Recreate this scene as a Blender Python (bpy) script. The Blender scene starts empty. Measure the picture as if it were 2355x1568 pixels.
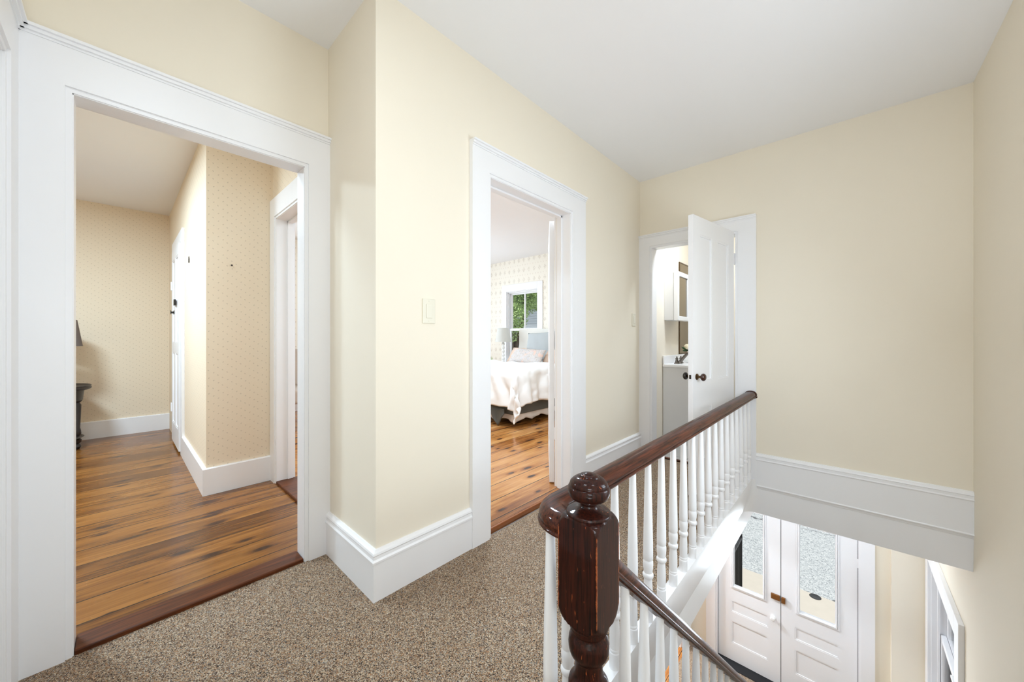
import bpy, bmesh, math, random
from mathutils import Vector, Matrix
from mathutils import noise as mnoise
random.seed(7)
R = math.radians
scene = bpy.context.scene
COL = scene.collection
PI = math.pi

# ------------------------------------------------------------------ camera
F_PX = 836.0
cam_d = bpy.data.cameras.new('camera')
cam = bpy.data.objects.new('camera', cam_d)
COL.objects.link(cam)
cam.location = (0, 0, 1.12)
cam.rotation_euler = (R(90), 0, R(42.81))
cam_d.sensor_width = 36.0
cam_d.lens = 36.0 * F_PX / 2355.0
cam_d.shift_y = -5.0 / 2355.0
cam_d.clip_start = 0.02
cam_d.clip_end = 300
scene.camera = cam

# ------------------------------------------------------------------ colour / exposure
scene.view_settings.view_transform = 'Standard'
scene.view_settings.look = 'None'
scene.view_settings.exposure = 0.10
scene.view_settings.gamma = 1.0
scene.view_settings.use_curve_mapping = False
try:
    scene.cycles.diffuse_bounces = 8
    scene.cycles.max_bounces = 14
    scene.cycles.glossy_bounces = 5
    scene.cycles.transparent_max_bounces = 16
    scene.cycles.sample_clamp_indirect = 6.0
    scene.cycles.caustics_reflective = False
    scene.cycles.caustics_refractive = False
    scene.cycles.use_denoising = True
except Exception:
    pass

# ------------------------------------------------------------------ world
w = bpy.data.worlds.new('World'); scene.world = w
w.use_nodes = True
bg = w.node_tree.nodes['Background']
bg.inputs[0].default_value = (0.93, 0.97, 1.0, 1)
bg.inputs[1].default_value = 0.95


def lamp(name, kind, loc, energy, rot=(0, 0, 0), size=1.0, size_y=None, color=(1, 1, 1), spread=None):
    d = bpy.data.lights.new(name, kind)
    d.energy = energy
    d.color = color
    if kind == 'AREA':
        d.shape = 'RECTANGLE'
        d.size = size
        d.size_y = size_y or size
        if spread: d.spread = spread
    elif kind == 'POINT':
        d.shadow_soft_size = size
    elif kind == 'SUN':
        d.angle = R(1.0)
    o = bpy.data.objects.new(name, d)
    o.location = loc
    o.rotation_euler = rot
    COL.objects.link(o)
    return o


# sun, high behind the house
lamp('sun', 'SUN', (0, -5, 12), 3.0, (R(14), R(6), 0), color=(1, 0.97, 0.9))
DAY = (0.77, 0.89, 1.0)
WARM = (0.79, 0.895, 1.0)
# fill lights at an unseen stair window added in the right wall
lamp('stair_window_fill', 'AREA', (0.530, 1.73, 1.15), 4.5, (0, R(90), 0), 1.55, 0.75, DAY)
lamp('stair_window_up_fill', 'AREA', (0.39, 1.73, 1.05), 7.5, (0, R(135), 0), 0.4, 0.75, DAY)  # added fill tilted up to brighten the ceiling
lamp('stair_window_down_fill', 'AREA', (0.39, 1.73, 1.25), 9, (0, R(50), 0), 0.4, 0.75, DAY)  # added fill tilted down towards the landing floor
lamp('upward_fill', 'AREA', (0.15, -0.05, 0.40), 4, (R(180), 0, 0), 0.3, 0.3, WARM)  # unseen upward fill added near the camera, bounced off the ceiling
# unseen soft fill added beside the camera
lamp('camera_side_fill', 'AREA', (0.25, -0.18, 1.30), 9, (R(80), 0, R(20)), 0.45, 0.45, WARM)
lamp('landing_ceiling_fill', 'AREA', (-0.62, 0.1, 2.60), 7, (0, 0, 0), 0.4, 0.4, WARM)  # added fill under the landing ceiling, no fixture
lamp('stair_head_fill', 'AREA', (0.25, 0.75, 2.60), 4, (0, 0, 0), 0.3, 0.3, WARM)  # extra fill above the stair head, not a real lamp
lamp('lower_window_daylight', 'AREA', (0.50, 4.36, -1.55), 1, (0, R(90), 0), 1.2, 1.0, DAY)
lamp('front_room_window_daylight', 'AREA', (-4.6, -2.5, 1.5), 1, (R(-90), 0, 0), 1.6, 1.5, DAY)
lamp('front_room_ceiling_fill', 'AREA', (-4.0, -0.9, 2.60), 90, (0, 0, 0), 0.5, 0.5, (0.66, 0.85, 1.0))  # main fill added for the front room, no fixture
lamp('front_room_near_fill', 'AREA', (-2.7, -0.5, 2.60), 20, (0, 0, 0), 0.4, 0.4, (0.66, 0.85, 1.0))  # second added fill, brightens the papered corner
lamp('bedroom_window_daylight', 'AREA', (-4.56, 5.16, 1.30), 1, (R(-90), 0, R(0)), 0.7, 1.3, DAY)
lamp('bedroom_side_fill', 'AREA', (-6.15, 3.1, 1.5), 62, (0, R(-90), 0), 1.5, 1.6, (0.72, 0.87, 1.0))  # fill added in front of the solid side wall, no window there
lamp('bedroom_ceiling_fill', 'AREA', (-2.6, 2.6, 2.60), 54, (0, 0, 0), 0.5, 0.5, (0.72, 0.87, 1.0))  # added overhead fill for the bedroom, no fixture
lamp('bathroom_ceiling_fill', 'AREA', (-0.75, 3.90, 2.62), 25, (0, 0, 0), 0.4, 0.4, WARM)  # bathroom fill added overhead, no lamp modelled
lamp('entry_ceiling_fill', 'AREA', (-1.15, 4.2, -0.30), 15, (0, 0, 0), 0.4, 0.4, WARM)  # unseen fill added below the landing for the entry hall
lamp('entry_front_fill', 'AREA', (-0.10, 4.55, -0.30), 6.5, (0, 0, 0), 0.4, 0.4, WARM)  # unseen fill added near the front doors
lamp('entry_door_daylight', 'AREA', (-0.58, 5.10, -1.55), 17, (R(-90), 0, 0), 1.1, 0.9, DAY)
lamp('side_room_fill', 'AREA', (-2.8, 4.4, -0.30), 110, (0, 0, 0), 0.4, 0.4, WARM)  # fill added to brighten the room off the entry


# ------------------------------------------------------------------ materials
def srgb(r, g, b):
    f = lambda c: (c / 255) / 12.92 if c / 255 <= 0.04045 else ((c / 255 + 0.055) / 1.055) ** 2.4
    return (f(r), f(g), f(b), 1)


class NT:
    def __init__(s, name):
        s.m = bpy.data.materials.new(name); s.m.use_nodes = True
        s.t = s.m.node_tree; s.b = s.t.nodes['Principled BSDF']

    def n(s, typ, **kw):
        nd = s.t.nodes.new(typ)
        for k, v in kw.items():
            if k.startswith('i_'):
                nd.inputs[k[2:].replace('_', ' ')].default_value = v
            else:
                setattr(nd, k, v)
        return nd

    def l(s, a, b): s.t.links.new(a, b)

    def inp(s, nd, i, v):
        if isinstance(v, (int, float)): nd.inputs[i].default_value = v
        elif isinstance(v, tuple): nd.inputs[i].default_value = v
        else: s.l(v, nd.inputs[i])

    def math(s, op, a, b=0.0, c=None):
        nd = s.n('ShaderNodeMath', operation=op)
        s.inp(nd, 0, a); s.inp(nd, 1, b)
        if c is not None: s.inp(nd, 2, c)
        return nd.outputs[0]

    def mix(s, f, a, b, blend='MIX'):
        nd = s.n('ShaderNodeMix', data_type='RGBA', blend_type=blend)
        s.inp(nd, 0, f); s.inp(nd, 6, a); s.inp(nd, 7, b)
        return nd.outputs[2]

    def ramp(s, fac, stops, interp='LINEAR'):
        nd = s.n('ShaderNodeValToRGB')
        cr = nd.color_ramp; cr.interpolation = interp
        while len(cr.elements) < len(stops): cr.elements.new(0.5)
        for e, (p, c) in zip(cr.elements, stops):
            e.position = p; e.color = c
        s.l(fac, nd.inputs[0])
        return nd.outputs[0]

    def obj_xyz(s):
        tc = s.n('ShaderNodeTexCoord')
        sp = s.n('ShaderNodeSeparateXYZ'); s.l(tc.outputs['Object'], sp.inputs[0])
        return tc.outputs['Object'], sp.outputs[0], sp.outputs[1], sp.outputs[2]

    def comb(s, x, y, z):
        nd = s.n('ShaderNodeCombineXYZ')
        s.inp(nd, 0, x); s.inp(nd, 1, y); s.inp(nd, 2, z)
        return nd.outputs[0]

    def noise(s, vec, scale, detail=3, rough=0.5, dist=0.0):
        nd = s.n('ShaderNodeTexNoise'); s.l(vec, nd.inputs['Vector'])
        nd.inputs['Scale'].default_value = scale; nd.inputs['Detail'].default_value = detail
        nd.inputs['Roughness'].default_value = rough; nd.inputs['Distortion'].default_value = dist
        return nd.outputs[0]

    def bump(s, h, strength=0.2, dist=0.01):
        nd = s.n('ShaderNodeBump'); nd.inputs['Strength'].default_value = strength
        nd.inputs['Distance'].default_value = dist
        s.l(h, nd.inputs['Height']); s.l(nd.outputs[0], s.b.inputs['Normal'])

    def set(s, **kw):
        for k, v in kw.items():
            s.inp(s.b, k.replace('_', ' '), v)
        return s.m


def plain(name, col, rough=0.5, metal=0.0, spec=0.5, noise=0.0, bump=0.0, scale=30, coat=0.0):
    t = NT(name)
    v, x, y, z = t.obj_xyz()
    c = col
    if noise or bump:
        n = t.noise(v, scale, 4)
        if noise:
            dark = tuple(a * (1 - noise) for a in col[:3]) + (1,)
            c = t.mix(n, dark, col)
        if bump: t.bump(n, bump, 0.002)
    t.set(Base_Color=c, Roughness=rough, Metallic=metal)
    t.b.inputs['Specular IOR Level'].default_value = spec
    if coat: t.b.inputs['Coat Weight'].default_value = coat
    return t.m


M = {}
M['wall'] = plain('cream_wall_paint', srgb(237, 229, 213), 0.75, spec=0.25, noise=0.025, bump=0.05, scale=3)
M['bathwall'] = plain('cream_bathroom_paint', srgb(243, 235, 221), 0.7, spec=0.25, noise=0.02, scale=3)
M['ceil'] = plain('white_ceiling_paint', srgb(238, 238, 240), 0.85, spec=0.2, noise=0.02, bump=0.05, scale=2)
M['trim'] = plain('white_gloss_trim', srgb(238, 238, 240), 0.32, spec=0.5, noise=0.015, bump=0.04, scale=6)
M['door'] = plain('white_door_paint', srgb(238, 238, 240), 0.35, spec=0.5, noise=0.015, bump=0.03, scale=7)
M['switch'] = plain('ivory_plastic', srgb(226, 221, 204), 0.35)
M['black'] = plain('black_glazed_knob', srgb(22, 17, 14), 0.15, spec=0.6)
M['brass'] = plain('aged_brass', srgb(92, 70, 44), 0.35, metal=0.8)
M['brownknob'] = plain('brown_mineral_knob', srgb(58, 26, 14), 0.12, spec=0.7)
M['brasslock'] = plain('brown_brass_lock', srgb(140, 92, 48), 0.4, metal=0.5)
M['iron'] = plain('black_iron', srgb(26, 28, 30), 0.45)
M['nickel'] = plain('brushed_nickel', srgb(120, 114, 108), 0.28, metal=1.0)
M['darktable'] = plain('espresso_table_wood', srgb(44, 36, 34), 0.4, noise=0.3, scale=12)
M['greyshade'] = plain('taupe_lampshade', srgb(112, 102, 98), 0.9)
M['paleshade'] = plain('pale_grey_lampshade', srgb(205, 205, 200), 0.9)
M['white'] = plain('white_ceramic', srgb(240, 240, 238), 0.3)
M['vanity'] = plain('white_vanity_board', srgb(226, 226, 228), 0.4)
M['counter'] = plain('white_countertop', srgb(244, 244, 246), 0.2)
M['mirror'] = plain('dim_mirror_glass', srgb(140, 124, 98), 0.03, metal=1.0)  # brown tint paints in the dim corner it reflects
M['showerwall'] = plain('bronze_shower_panel', srgb(104, 86, 58), 0.35)
M['duvet'] = plain('white_duvet_cotton', srgb(240, 240, 240), 0.9, noise=0.02, bump=0.3, scale=14)
M['greyblanket'] = plain('charcoal_blanket', srgb(104, 108, 108), 0.95, noise=0.25, bump=0.3, scale=90)
M['skirt'] = plain('white_bed_skirt_cotton', srgb(238, 236, 236), 0.9)
M['headboard'] = plain('pale_headboard_linen', srgb(232, 231, 226), 0.9, noise=0.03, scale=80)
M['bluepillow'] = plain('pale_blue_pillow_cotton', srgb(186, 192, 195), 0.9, noise=0.06, scale=8)
M['peach'] = plain('peach_pillow_cotton', srgb(216, 190, 170), 0.9, noise=0.06, scale=9)
M['chairfab'] = plain('beige_chair_fabric', srgb(190, 176, 164), 0.95, noise=0.1, scale=60)
M['leaf'] = plain('green_leaf', srgb(186, 216, 140), 0.6, noise=0.65, scale=1.6)
M['darkleaf'] = plain('dark_green_leaf', srgb(40, 74, 34), 0.5, noise=0.3, scale=25)
M['petal'] = plain('cream_petal', srgb(246, 234, 204), 0.8, noise=0.1, scale=40)
M['trunk'] = plain('tree_bark', srgb(86, 72, 60), 0.9, noise=0.3, scale=20)
M['concrete'] = plain('pale_sidewalk_concrete', srgb(186, 181, 172), 0.9, noise=0.12, bump=0.2, scale=6)
M['hole'] = plain('dark_mark', srgb(40, 28, 22), 0.6)
M['mat'] = plain('flat_black_strip', srgb(12, 12, 16), 0.7)  # plain black of the strips at the front doors
M['roof'] = plain('grey_roof_shingle', srgb(120, 122, 126), 0.9, noise=0.2, scale=20)
M['grass'] = plain('lawn_grass', srgb(110, 140, 80), 0.9, noise=0.4, scale=20)
M['saddle'] = None


def glass_mat():
    t = NT('window_glass')
    t.t.nodes.remove(t.b)
    tr = t.n('ShaderNodeBsdfTransparent'); gl = t.n('ShaderNodeBsdfGlossy'); gl.inputs['Roughness'].default_value = 0.02
    fr = t.n('ShaderNodeFresnel'); fr.inputs[0].default_value = 1.06
    mx = t.n('ShaderNodeMixShader')
    t.l(fr.outputs[0], mx.inputs[0]); t.l(tr.outputs[0], mx.inputs[1]); t.l(gl.outputs[0], mx.inputs[2])
    t.l(mx.outputs[0], t.t.nodes['Material Output'].inputs[0])
    return t.m


M['glass'] = glass_mat()


def carpet_mat():
    t = NT('speckled_berber_carpet')
    v, x, y, z = t.obj_xyz()
    wn = t.n('ShaderNodeTexNoise'); t.l(v, wn.inputs['Vector']); wn.inputs['Scale'].default_value = 60
    vv = t.n('ShaderNodeVectorMath', operation='MULTIPLY_ADD')
    t.l(wn.outputs['Color'], vv.inputs[0]); vv.inputs[1].default_value = (0.012, 0.012, 0.0); t.l(v, vv.inputs[2])
    vo = t.n('ShaderNodeTexVoronoi'); t.l(vv.outputs[0], vo.inputs['Vector']); vo.inputs['Scale'].default_value = 400
    vo.inputs['Randomness'].default_value = 1.0
    sp = t.n('ShaderNodeSeparateColor'); t.l(vo.outputs['Color'], sp.inputs[0])
    big = t.noise(v, 9, 3, 0.6)
    fac = t.math('ADD', sp.outputs[0], t.math('MULTIPLY', t.math('SUBTRACT', big, 0.5), 0.25))
    c = t.ramp(fac, [(0.0, srgb(50, 41, 37)), (0.13, srgb(92, 72, 58)), (0.26, srgb(138, 110, 86)),
                     (0.42, srgb(170, 144, 116)), (0.58, srgb(198, 178, 152)), (0.74, srgb(172, 128, 90)),
                     (0.84, srgb(214, 200, 180)), (0.93, srgb(140, 136, 132))], 'CONSTANT')
    t.bump(vo.outputs['Distance'], 0.9, 0.004)
    return t.set(Base_Color=c, Roughness=0.97)


M['carpet'] = carpet_mat()


def pine_mat(name, tint, gap=0.007, width=0.19, off=0.0, rough=0.22):
    """wide pine boards running along Y, knots and grain"""
    t = NT(name)
    v, x, y, z = t.obj_xyz()
    px = t.math('DIVIDE', t.math('ADD', x, off + 20.0), width)
    pid = t.math('FLOOR', px)
    fx = t.math('FRACT', px)
    wn = t.n('ShaderNodeTexWhiteNoise', noise_dimensions='1D'); t.l(pid, wn.inputs['W'])
    rnd = wn.outputs['Value']
    yo = t.math('ADD', y, t.math('MULTIPLY', rnd, 7.3))
    # knots
    kv = t.comb(t.math('MULTIPLY', x, 7.5), t.math('MULTIPLY', yo, 3.0), 0.0)
    vo = t.n('ShaderNodeTexVoronoi', voronoi_dimensions='2D'); t.l(kv, vo.inputs['Vector']); vo.inputs['Scale'].default_value = 1.0
    ksp = t.n('ShaderNodeSeparateColor'); t.l(vo.outputs['Color'], ksp.inputs[0])
    ksize = t.math('MULTIPLY', t.math('MAXIMUM', t.math('SUBTRACT', ksp.outputs[0], 0.30), 0.0), 0.21)
    kd = t.math('DIVIDE', vo.outputs['Distance'], t.math('ADD', ksize, 0.012))
    knot = t.math('SUBTRACT', 1.0, t.math('SMOOTH_MIN', t.math('MULTIPLY', kd, 0.85), 1.0, 0.2))
    halo = t.math('MAXIMUM', t.math('SUBTRACT', 1.0, t.math('MULTIPLY', kd, 0.42)), 0.0)
    # grain
    gv = t.comb(t.math('MULTIPLY', x, 26), t.math('MULTIPLY', yo, 1.6), pid)
    g1 = t.noise(gv, 1.0, 5, 0.6, 1.2)
    gv2 = t.comb(t.math('MULTIPLY', x, 150), t.math('MULTIPLY', yo, 4.0), pid)
    g2 = t.noise(gv2, 1.0, 3, 0.6, 0.3)
    bv = t.comb(t.math('MULTIPLY', x, 5), t.math('MULTIPLY', yo, 1.1), pid)
    g3 = t.noise(bv, 1.0, 3, 0.6, 0.4)
    f = t.math('ADD', t.math('MULTIPLY', g1, 0.55), t.math('MULTIPLY', g2, 0.18))
    f = t.math('ADD', f, t.math('MULTIPLY', g3, 0.60))
    f = t.math('ADD', f, t.math('MULTIPLY', t.math('SUBTRACT', rnd, 0.5), 0.16))
    f = t.math('SUBTRACT', f, t.math('MULTIPLY', halo, 0.24))
    a, b, c_, d = tint
    col = t.ramp(f, [(0.38, a), (0.54, b), (0.68, c_), (0.86, d)])
    kn = t.math('MINIMUM', t.math('MAXIMUM', t.math('MULTIPLY', knot, 2.2), 0.0), 1.0)
    col = t.mix(kn, col, srgb(48, 24, 14))
    g = t.math('MINIMUM', fx, t.math('SUBTRACT', 1.0, fx))
    gm = t.math('LESS_THAN', g, gap / width / 2 * 1.0)
    col = t.mix(gm, col, srgb(40, 20, 10))
    t.bump(t.math('SUBTRACT', 1.0, gm), 0.25, 0.002)
    t.b.inputs['Coat Weight'].default_value = 0.2
    t.b.inputs['Coat Roughness'].default_value = 0.12
    t.b.inputs['Specular IOR Level'].default_value = 0.3
    return t.set(Base_Color=col, Roughness=t.math('ADD', t.math('MULTIPLY', g3, 0.1), rough))


M['pine'] = pine_mat('knotty_pine_floor', (srgb(44, 20, 7), srgb(84, 46, 16), srgb(124, 76, 28), srgb(156, 104, 48)), off=0.06)
M['pinebed'] = pine_mat('bedroom_pine_floor', (srgb(88, 46, 20), srgb(140, 84, 38), srgb(178, 120, 62), srgb(202, 150, 92)), off=0.02, rough=0.18)


def saddle_mat():
    t = NT('stained_threshold_wood')
    v, x, y, z = t.obj_xyz()
    gv = t.comb(t.math('MULTIPLY', x, 60), t.math('MULTIPLY', y, 4), t.math('MULTIPLY', z, 60))
    n = t.noise(gv, 1.0, 4, 0.6, 0.8)
    c = t.ramp(n, [(0.3, srgb(56, 24, 8)), (0.7, srgb(104, 54, 22))])
    t.b.inputs['Specular IOR Level'].default_value = 0.25
    return t.set(Base_Color=c, Roughness=0.45)


M['saddle'] = saddle_mat()
M['saddle2'] = plain('orange_threshold_wood', srgb(146, 82, 34), 0.4, noise=0.25, scale=14)


def rail_mat(name, dark, mid, wear=0.0):
    t = NT(name)
    v, x, y, z = t.obj_xyz()
    if wear:
        gv = t.comb(t.math('MULTIPLY', x, 260), t.math('MULTIPLY', y, 260), t.math('MULTIPLY', z, 9))
    else:
        gv = t.comb(t.math('MULTIPLY', x, 160), t.math('MULTIPLY', y, 6), t.math('MULTIPLY', z, 160))
    n = t.noise(gv, 1.0, 4, 0.6, 0.6)
    c = t.ramp(n, [(0.32, dark), (0.68, mid)])
    if wear:
        n2 = t.noise(v, 70, 5, 0.7)
        ex = t.math('ADD', t.math('ABSOLUTE', t.math('SUBTRACT', x, -0.443)), t.math('ABSOLUTE', t.math('SUBTRACT', y, 0.740)))
        ed = t.math('MULTIPLY', t.math('SUBTRACT', t.math('ADD', ex, t.math('MULTIPLY', n2, 0.010)), 0.1035), 400.0)
        ed = t.math('MINIMUM', t.math('MAXIMUM', ed, 0.0), 0.75)
        c = t.mix(ed, c, srgb(170, 92, 52))
        sv = t.comb(t.math('MULTIPLY', x, 120), t.math('MULTIPLY', y, 120), t.math('MULTIPLY', z, 22))
        n3 = t.noise(sv, 1.0, 2, 0.5, 1.5)
        sc = t.math('MINIMUM', t.math('MAXIMUM', t.math('MULTIPLY', t.math('SUBTRACT', n3, 0.70), 14), 0.0), 0.7)
        c = t.mix(sc, c, srgb(168, 86, 44))
    t.b.inputs['Coat Weight'].default_value = 0.35
    t.b.inputs['Coat Roughness'].default_value = 0.05
    t.b.inputs['Specular IOR Level'].default_value = 0.08
    return t.set(Base_Color=c, Roughness=0.5)


M['rail'] = rail_mat('dark_varnished_rail', srgb(22, 12, 9), srgb(88, 42, 24))
M['newel'] = rail_mat('worn_dark_newel_varnish', srgb(14, 7, 6), srgb(58, 22, 12), 1.0)


def paper_a():
    """cream paper with tiny staggered sprigs"""
    t = NT('sprig_wallpaper')
    v, x, y, z = t.obj_xyz()
    u = t.math('ADD', t.math('ADD', x, y), 30.0)
    cu, cv = 0.0270, 0.056
    a = t.math('DIVIDE', u, cu)
    ci = t.math('FLOOR', a)
    odd = t.math('MULTIPLY', t.math('MODULO', ci, 3.0), 0.3333)
    b = t.math('ADD', t.math('DIVIDE', t.math('ADD', z, 10), cv), odd)
    ri = t.math('FLOOR', b)
    wn = t.n('ShaderNodeTexWhiteNoise', noise_dimensions='2D'); t.l(t.comb(ci, ri, 0.0), wn.inputs['Vector'])
    flip = t.math('SUBTRACT', t.math('MULTIPLY', t.math('GREATER_THAN', wn.outputs['Value'], 0.5), 2.0), 1.0)
    du = t.math('MULTIPLY', t.math('SUBTRACT', t.math('FRACT', a), 0.5), cu)
    dv = t.math('MULTIPLY', t.math('SUBTRACT', t.math('FRACT', b), 0.5), cv)
    # two petals: slanted ellipse plus a dot
    p = t.math('ADD', du, t.math('MULTIPLY', t.math('MULTIPLY', dv, flip), 0.6))
    q = t.math('SUBTRACT', dv, t.math('MULTIPLY', t.math('MULTIPLY', du, flip), 0.6))
    d1 = t.math('SQRT', t.math('ADD', t.math('POWER', t.math('DIVIDE', t.math('ABSOLUTE', p), 0.0018), 2.0),
                               t.math('POWER', t.math('DIVIDE', t.math('ABSOLUTE', q), 0.0045), 2.0)))
    du2 = t.math('SUBTRACT', du, t.math('MULTIPLY', flip, 0.0033))
    dv2 = t.math('SUBTRACT', dv, 0.0035)
    d2 = t.math('SQRT', t.math('ADD', t.math('POWER', t.math('DIVIDE', t.math('ABSOLUTE', du2), 0.0030), 2.0),
                               t.math('POWER', t.math('DIVIDE', t.math('ABSOLUTE', dv2), 0.0026), 2.0)))
    m1 = t.math('LESS_THAN', d1, 1.0)
    m2 = t.math('LESS_THAN', d2, 1.0)
    base = srgb(230, 215, 192)
    c = t.mix(t.math('MULTIPLY', m1, 0.5), base, srgb(146, 138, 120))
    c = t.mix(t.math('MULTIPLY', m2, 0.5), c, srgb(172, 150, 122))
    return t.set(Base_Color=c, Roughness=0.8)


def paper_b():
    """off-white paper with rows of medallion motifs"""
    t = NT('medallion_wallpaper')
    v, x, y, z = t.obj_xyz()
    u = t.math('ADD', t.math('ADD', x, y), 30.0)
    cu, cv = 0.125, 0.19
    du = t.math('SUBTRACT', t.math('FRACT', t.math('DIVIDE', u, cu)), 0.5)
    dv = t.math('SUBTRACT', t.math('FRACT', t.math('DIVIDE', t.math('ADD', z, 10.02), cv)), 0.5)
    n = t.noise(v, 110, 2, 0.6)
    d = t.math('ADD', t.math('MULTIPLY', t.math('ABSOLUTE', du), 3.4), t.math('MULTIPLY', t.math('ABSOLUTE', dv), 3.4))
    m = t.math('MULTIPLY', t.math('LESS_THAN', d, 0.92), t.math('GREATER_THAN', n, 0.50))
    # small dots between
    du3 = t.math('SUBTRACT', t.math('FRACT', t.math('DIVIDE', u, cu / 2)), 0.5)
    dv3 = t.math('SUBTRACT', t.math('FRACT', t.math('ADD', t.math('DIVIDE', t.math('ADD', z, 10.02), cv), 0.5)), 0.5)
    d3 = t.math('ADD', t.math('MULTIPLY', t.math('ABSOLUTE', du3), 4.0), t.math('MULTIPLY', t.math('ABSOLUTE', dv3), 9))
    m3 = t.math('MULTIPLY', t.math('LESS_THAN', d3, 0.7), t.math('GREATER_THAN', n, 0.47))
    c = t.mix(t.math('MULTIPLY', m, 0.75), srgb(240, 236, 226), srgb(200, 192, 180))
    c = t.mix(t.math('MULTIPLY', m3, 0.45), c, srgb(190, 170, 156))
    return t.set(Base_Color=c, Roughness=0.8)


M['papera'] = paper_a()
M['paperb'] = paper_b()


def tile_mat():
    t = NT('grey_floor_tile')
    v, x, y, z = t.obj_xyz()
    gx = t.math('ABSOLUTE', t.math('SUBTRACT', t.math('FRACT', t.math('DIVIDE', t.math('ADD', x, 20.0), 0.3)), 0.5))
    gy = t.math('ABSOLUTE', t.math('SUBTRACT', t.math('FRACT', t.math('DIVIDE', t.math('ADD', y, 20.1), 0.3)), 0.5))
    m = t.math('GREATER_THAN', t.math('MAXIMUM', gx, gy), 0.488)
    n = t.noise(v, 5, 4)
    c = t.mix(n, srgb(168, 166, 164), srgb(196, 194, 190))
    c = t.mix(m, c, srgb(120, 118, 116))
    return t.set(Base_Color=c, Roughness=0.4)


M['tile'] = tile_mat()


def asphalt_mat():
    t = NT('grey_asphalt')
    v, x, y, z = t.obj_xyz()
    vo = t.n('ShaderNodeTexVoronoi'); t.l(v, vo.inputs['Vector']); vo.inputs['Scale'].default_value = 60
    sp = t.n('ShaderNodeSeparateColor'); t.l(vo.outputs['Color'], sp.inputs[0])
    c = t.ramp(sp.outputs[0], [(0, srgb(110, 116, 120)), (0.15, srgb(146, 152, 156)), (0.6, srgb(166, 172, 176)), (0.9, srgb(186, 190, 192))])
    # a crack
    vo2 = t.n('ShaderNodeTexVoronoi', feature='DISTANCE_TO_EDGE'); vo2.inputs['Scale'].default_value = 0.28
    n = t.n('ShaderNodeTexNoise'); t.l(v, n.inputs['Vector']); n.inputs['Scale'].default_value = 3
    vm = t.n('ShaderNodeVectorMath', operation='MULTIPLY_ADD'); t.l(n.outputs['Color'], vm.inputs[0])
    vm.inputs[1].default_value = (0.5, 0.5, 0); t.l(v, vm.inputs[2]); t.l(vm.outputs[0], vo2.inputs['Vector'])
    c = t.mix(t.math('LESS_THAN', vo2.outputs['Distance'], 0.004), c, srgb(90, 92, 96))
    return t.set(Base_Color=c, Roughness=0.95)


M['asphalt'] = asphalt_mat()


def siding_mat():
    t = NT('grey_clapboard')
    v, x, y, z = t.obj_xyz()
    f = t.math('FRACT', t.math('DIVIDE', t.math('ADD', z, 20), 0.16))
    c = t.mix(t.math('LESS_THAN', f, 0.12), srgb(186, 194, 202), srgb(140, 148, 156))
    return t.set(Base_Color=c, Roughness=0.8)


M['siding'] = siding_mat()


def floral_mat():
    t = NT('floral_lumbar_print')
    v, x, y, z = t.obj_xyz()
    n = t.noise(v, 40, 4, 0.6, 1.5)
    n2 = t.noise(v, 9, 2, 0.5, 1.0)
    c = t.ramp(n, [(0.35, srgb(186, 186, 196)), (0.5, srgb(214, 206, 200)), (0.6, srgb(184, 176, 172))])
    c = t.mix(t.math('GREATER_THAN', n2, 0.6), c, srgb(224, 196, 184))
    return t.set(Base_Color=c, Roughness=0.9)


M['floral'] = floral_mat()


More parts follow.
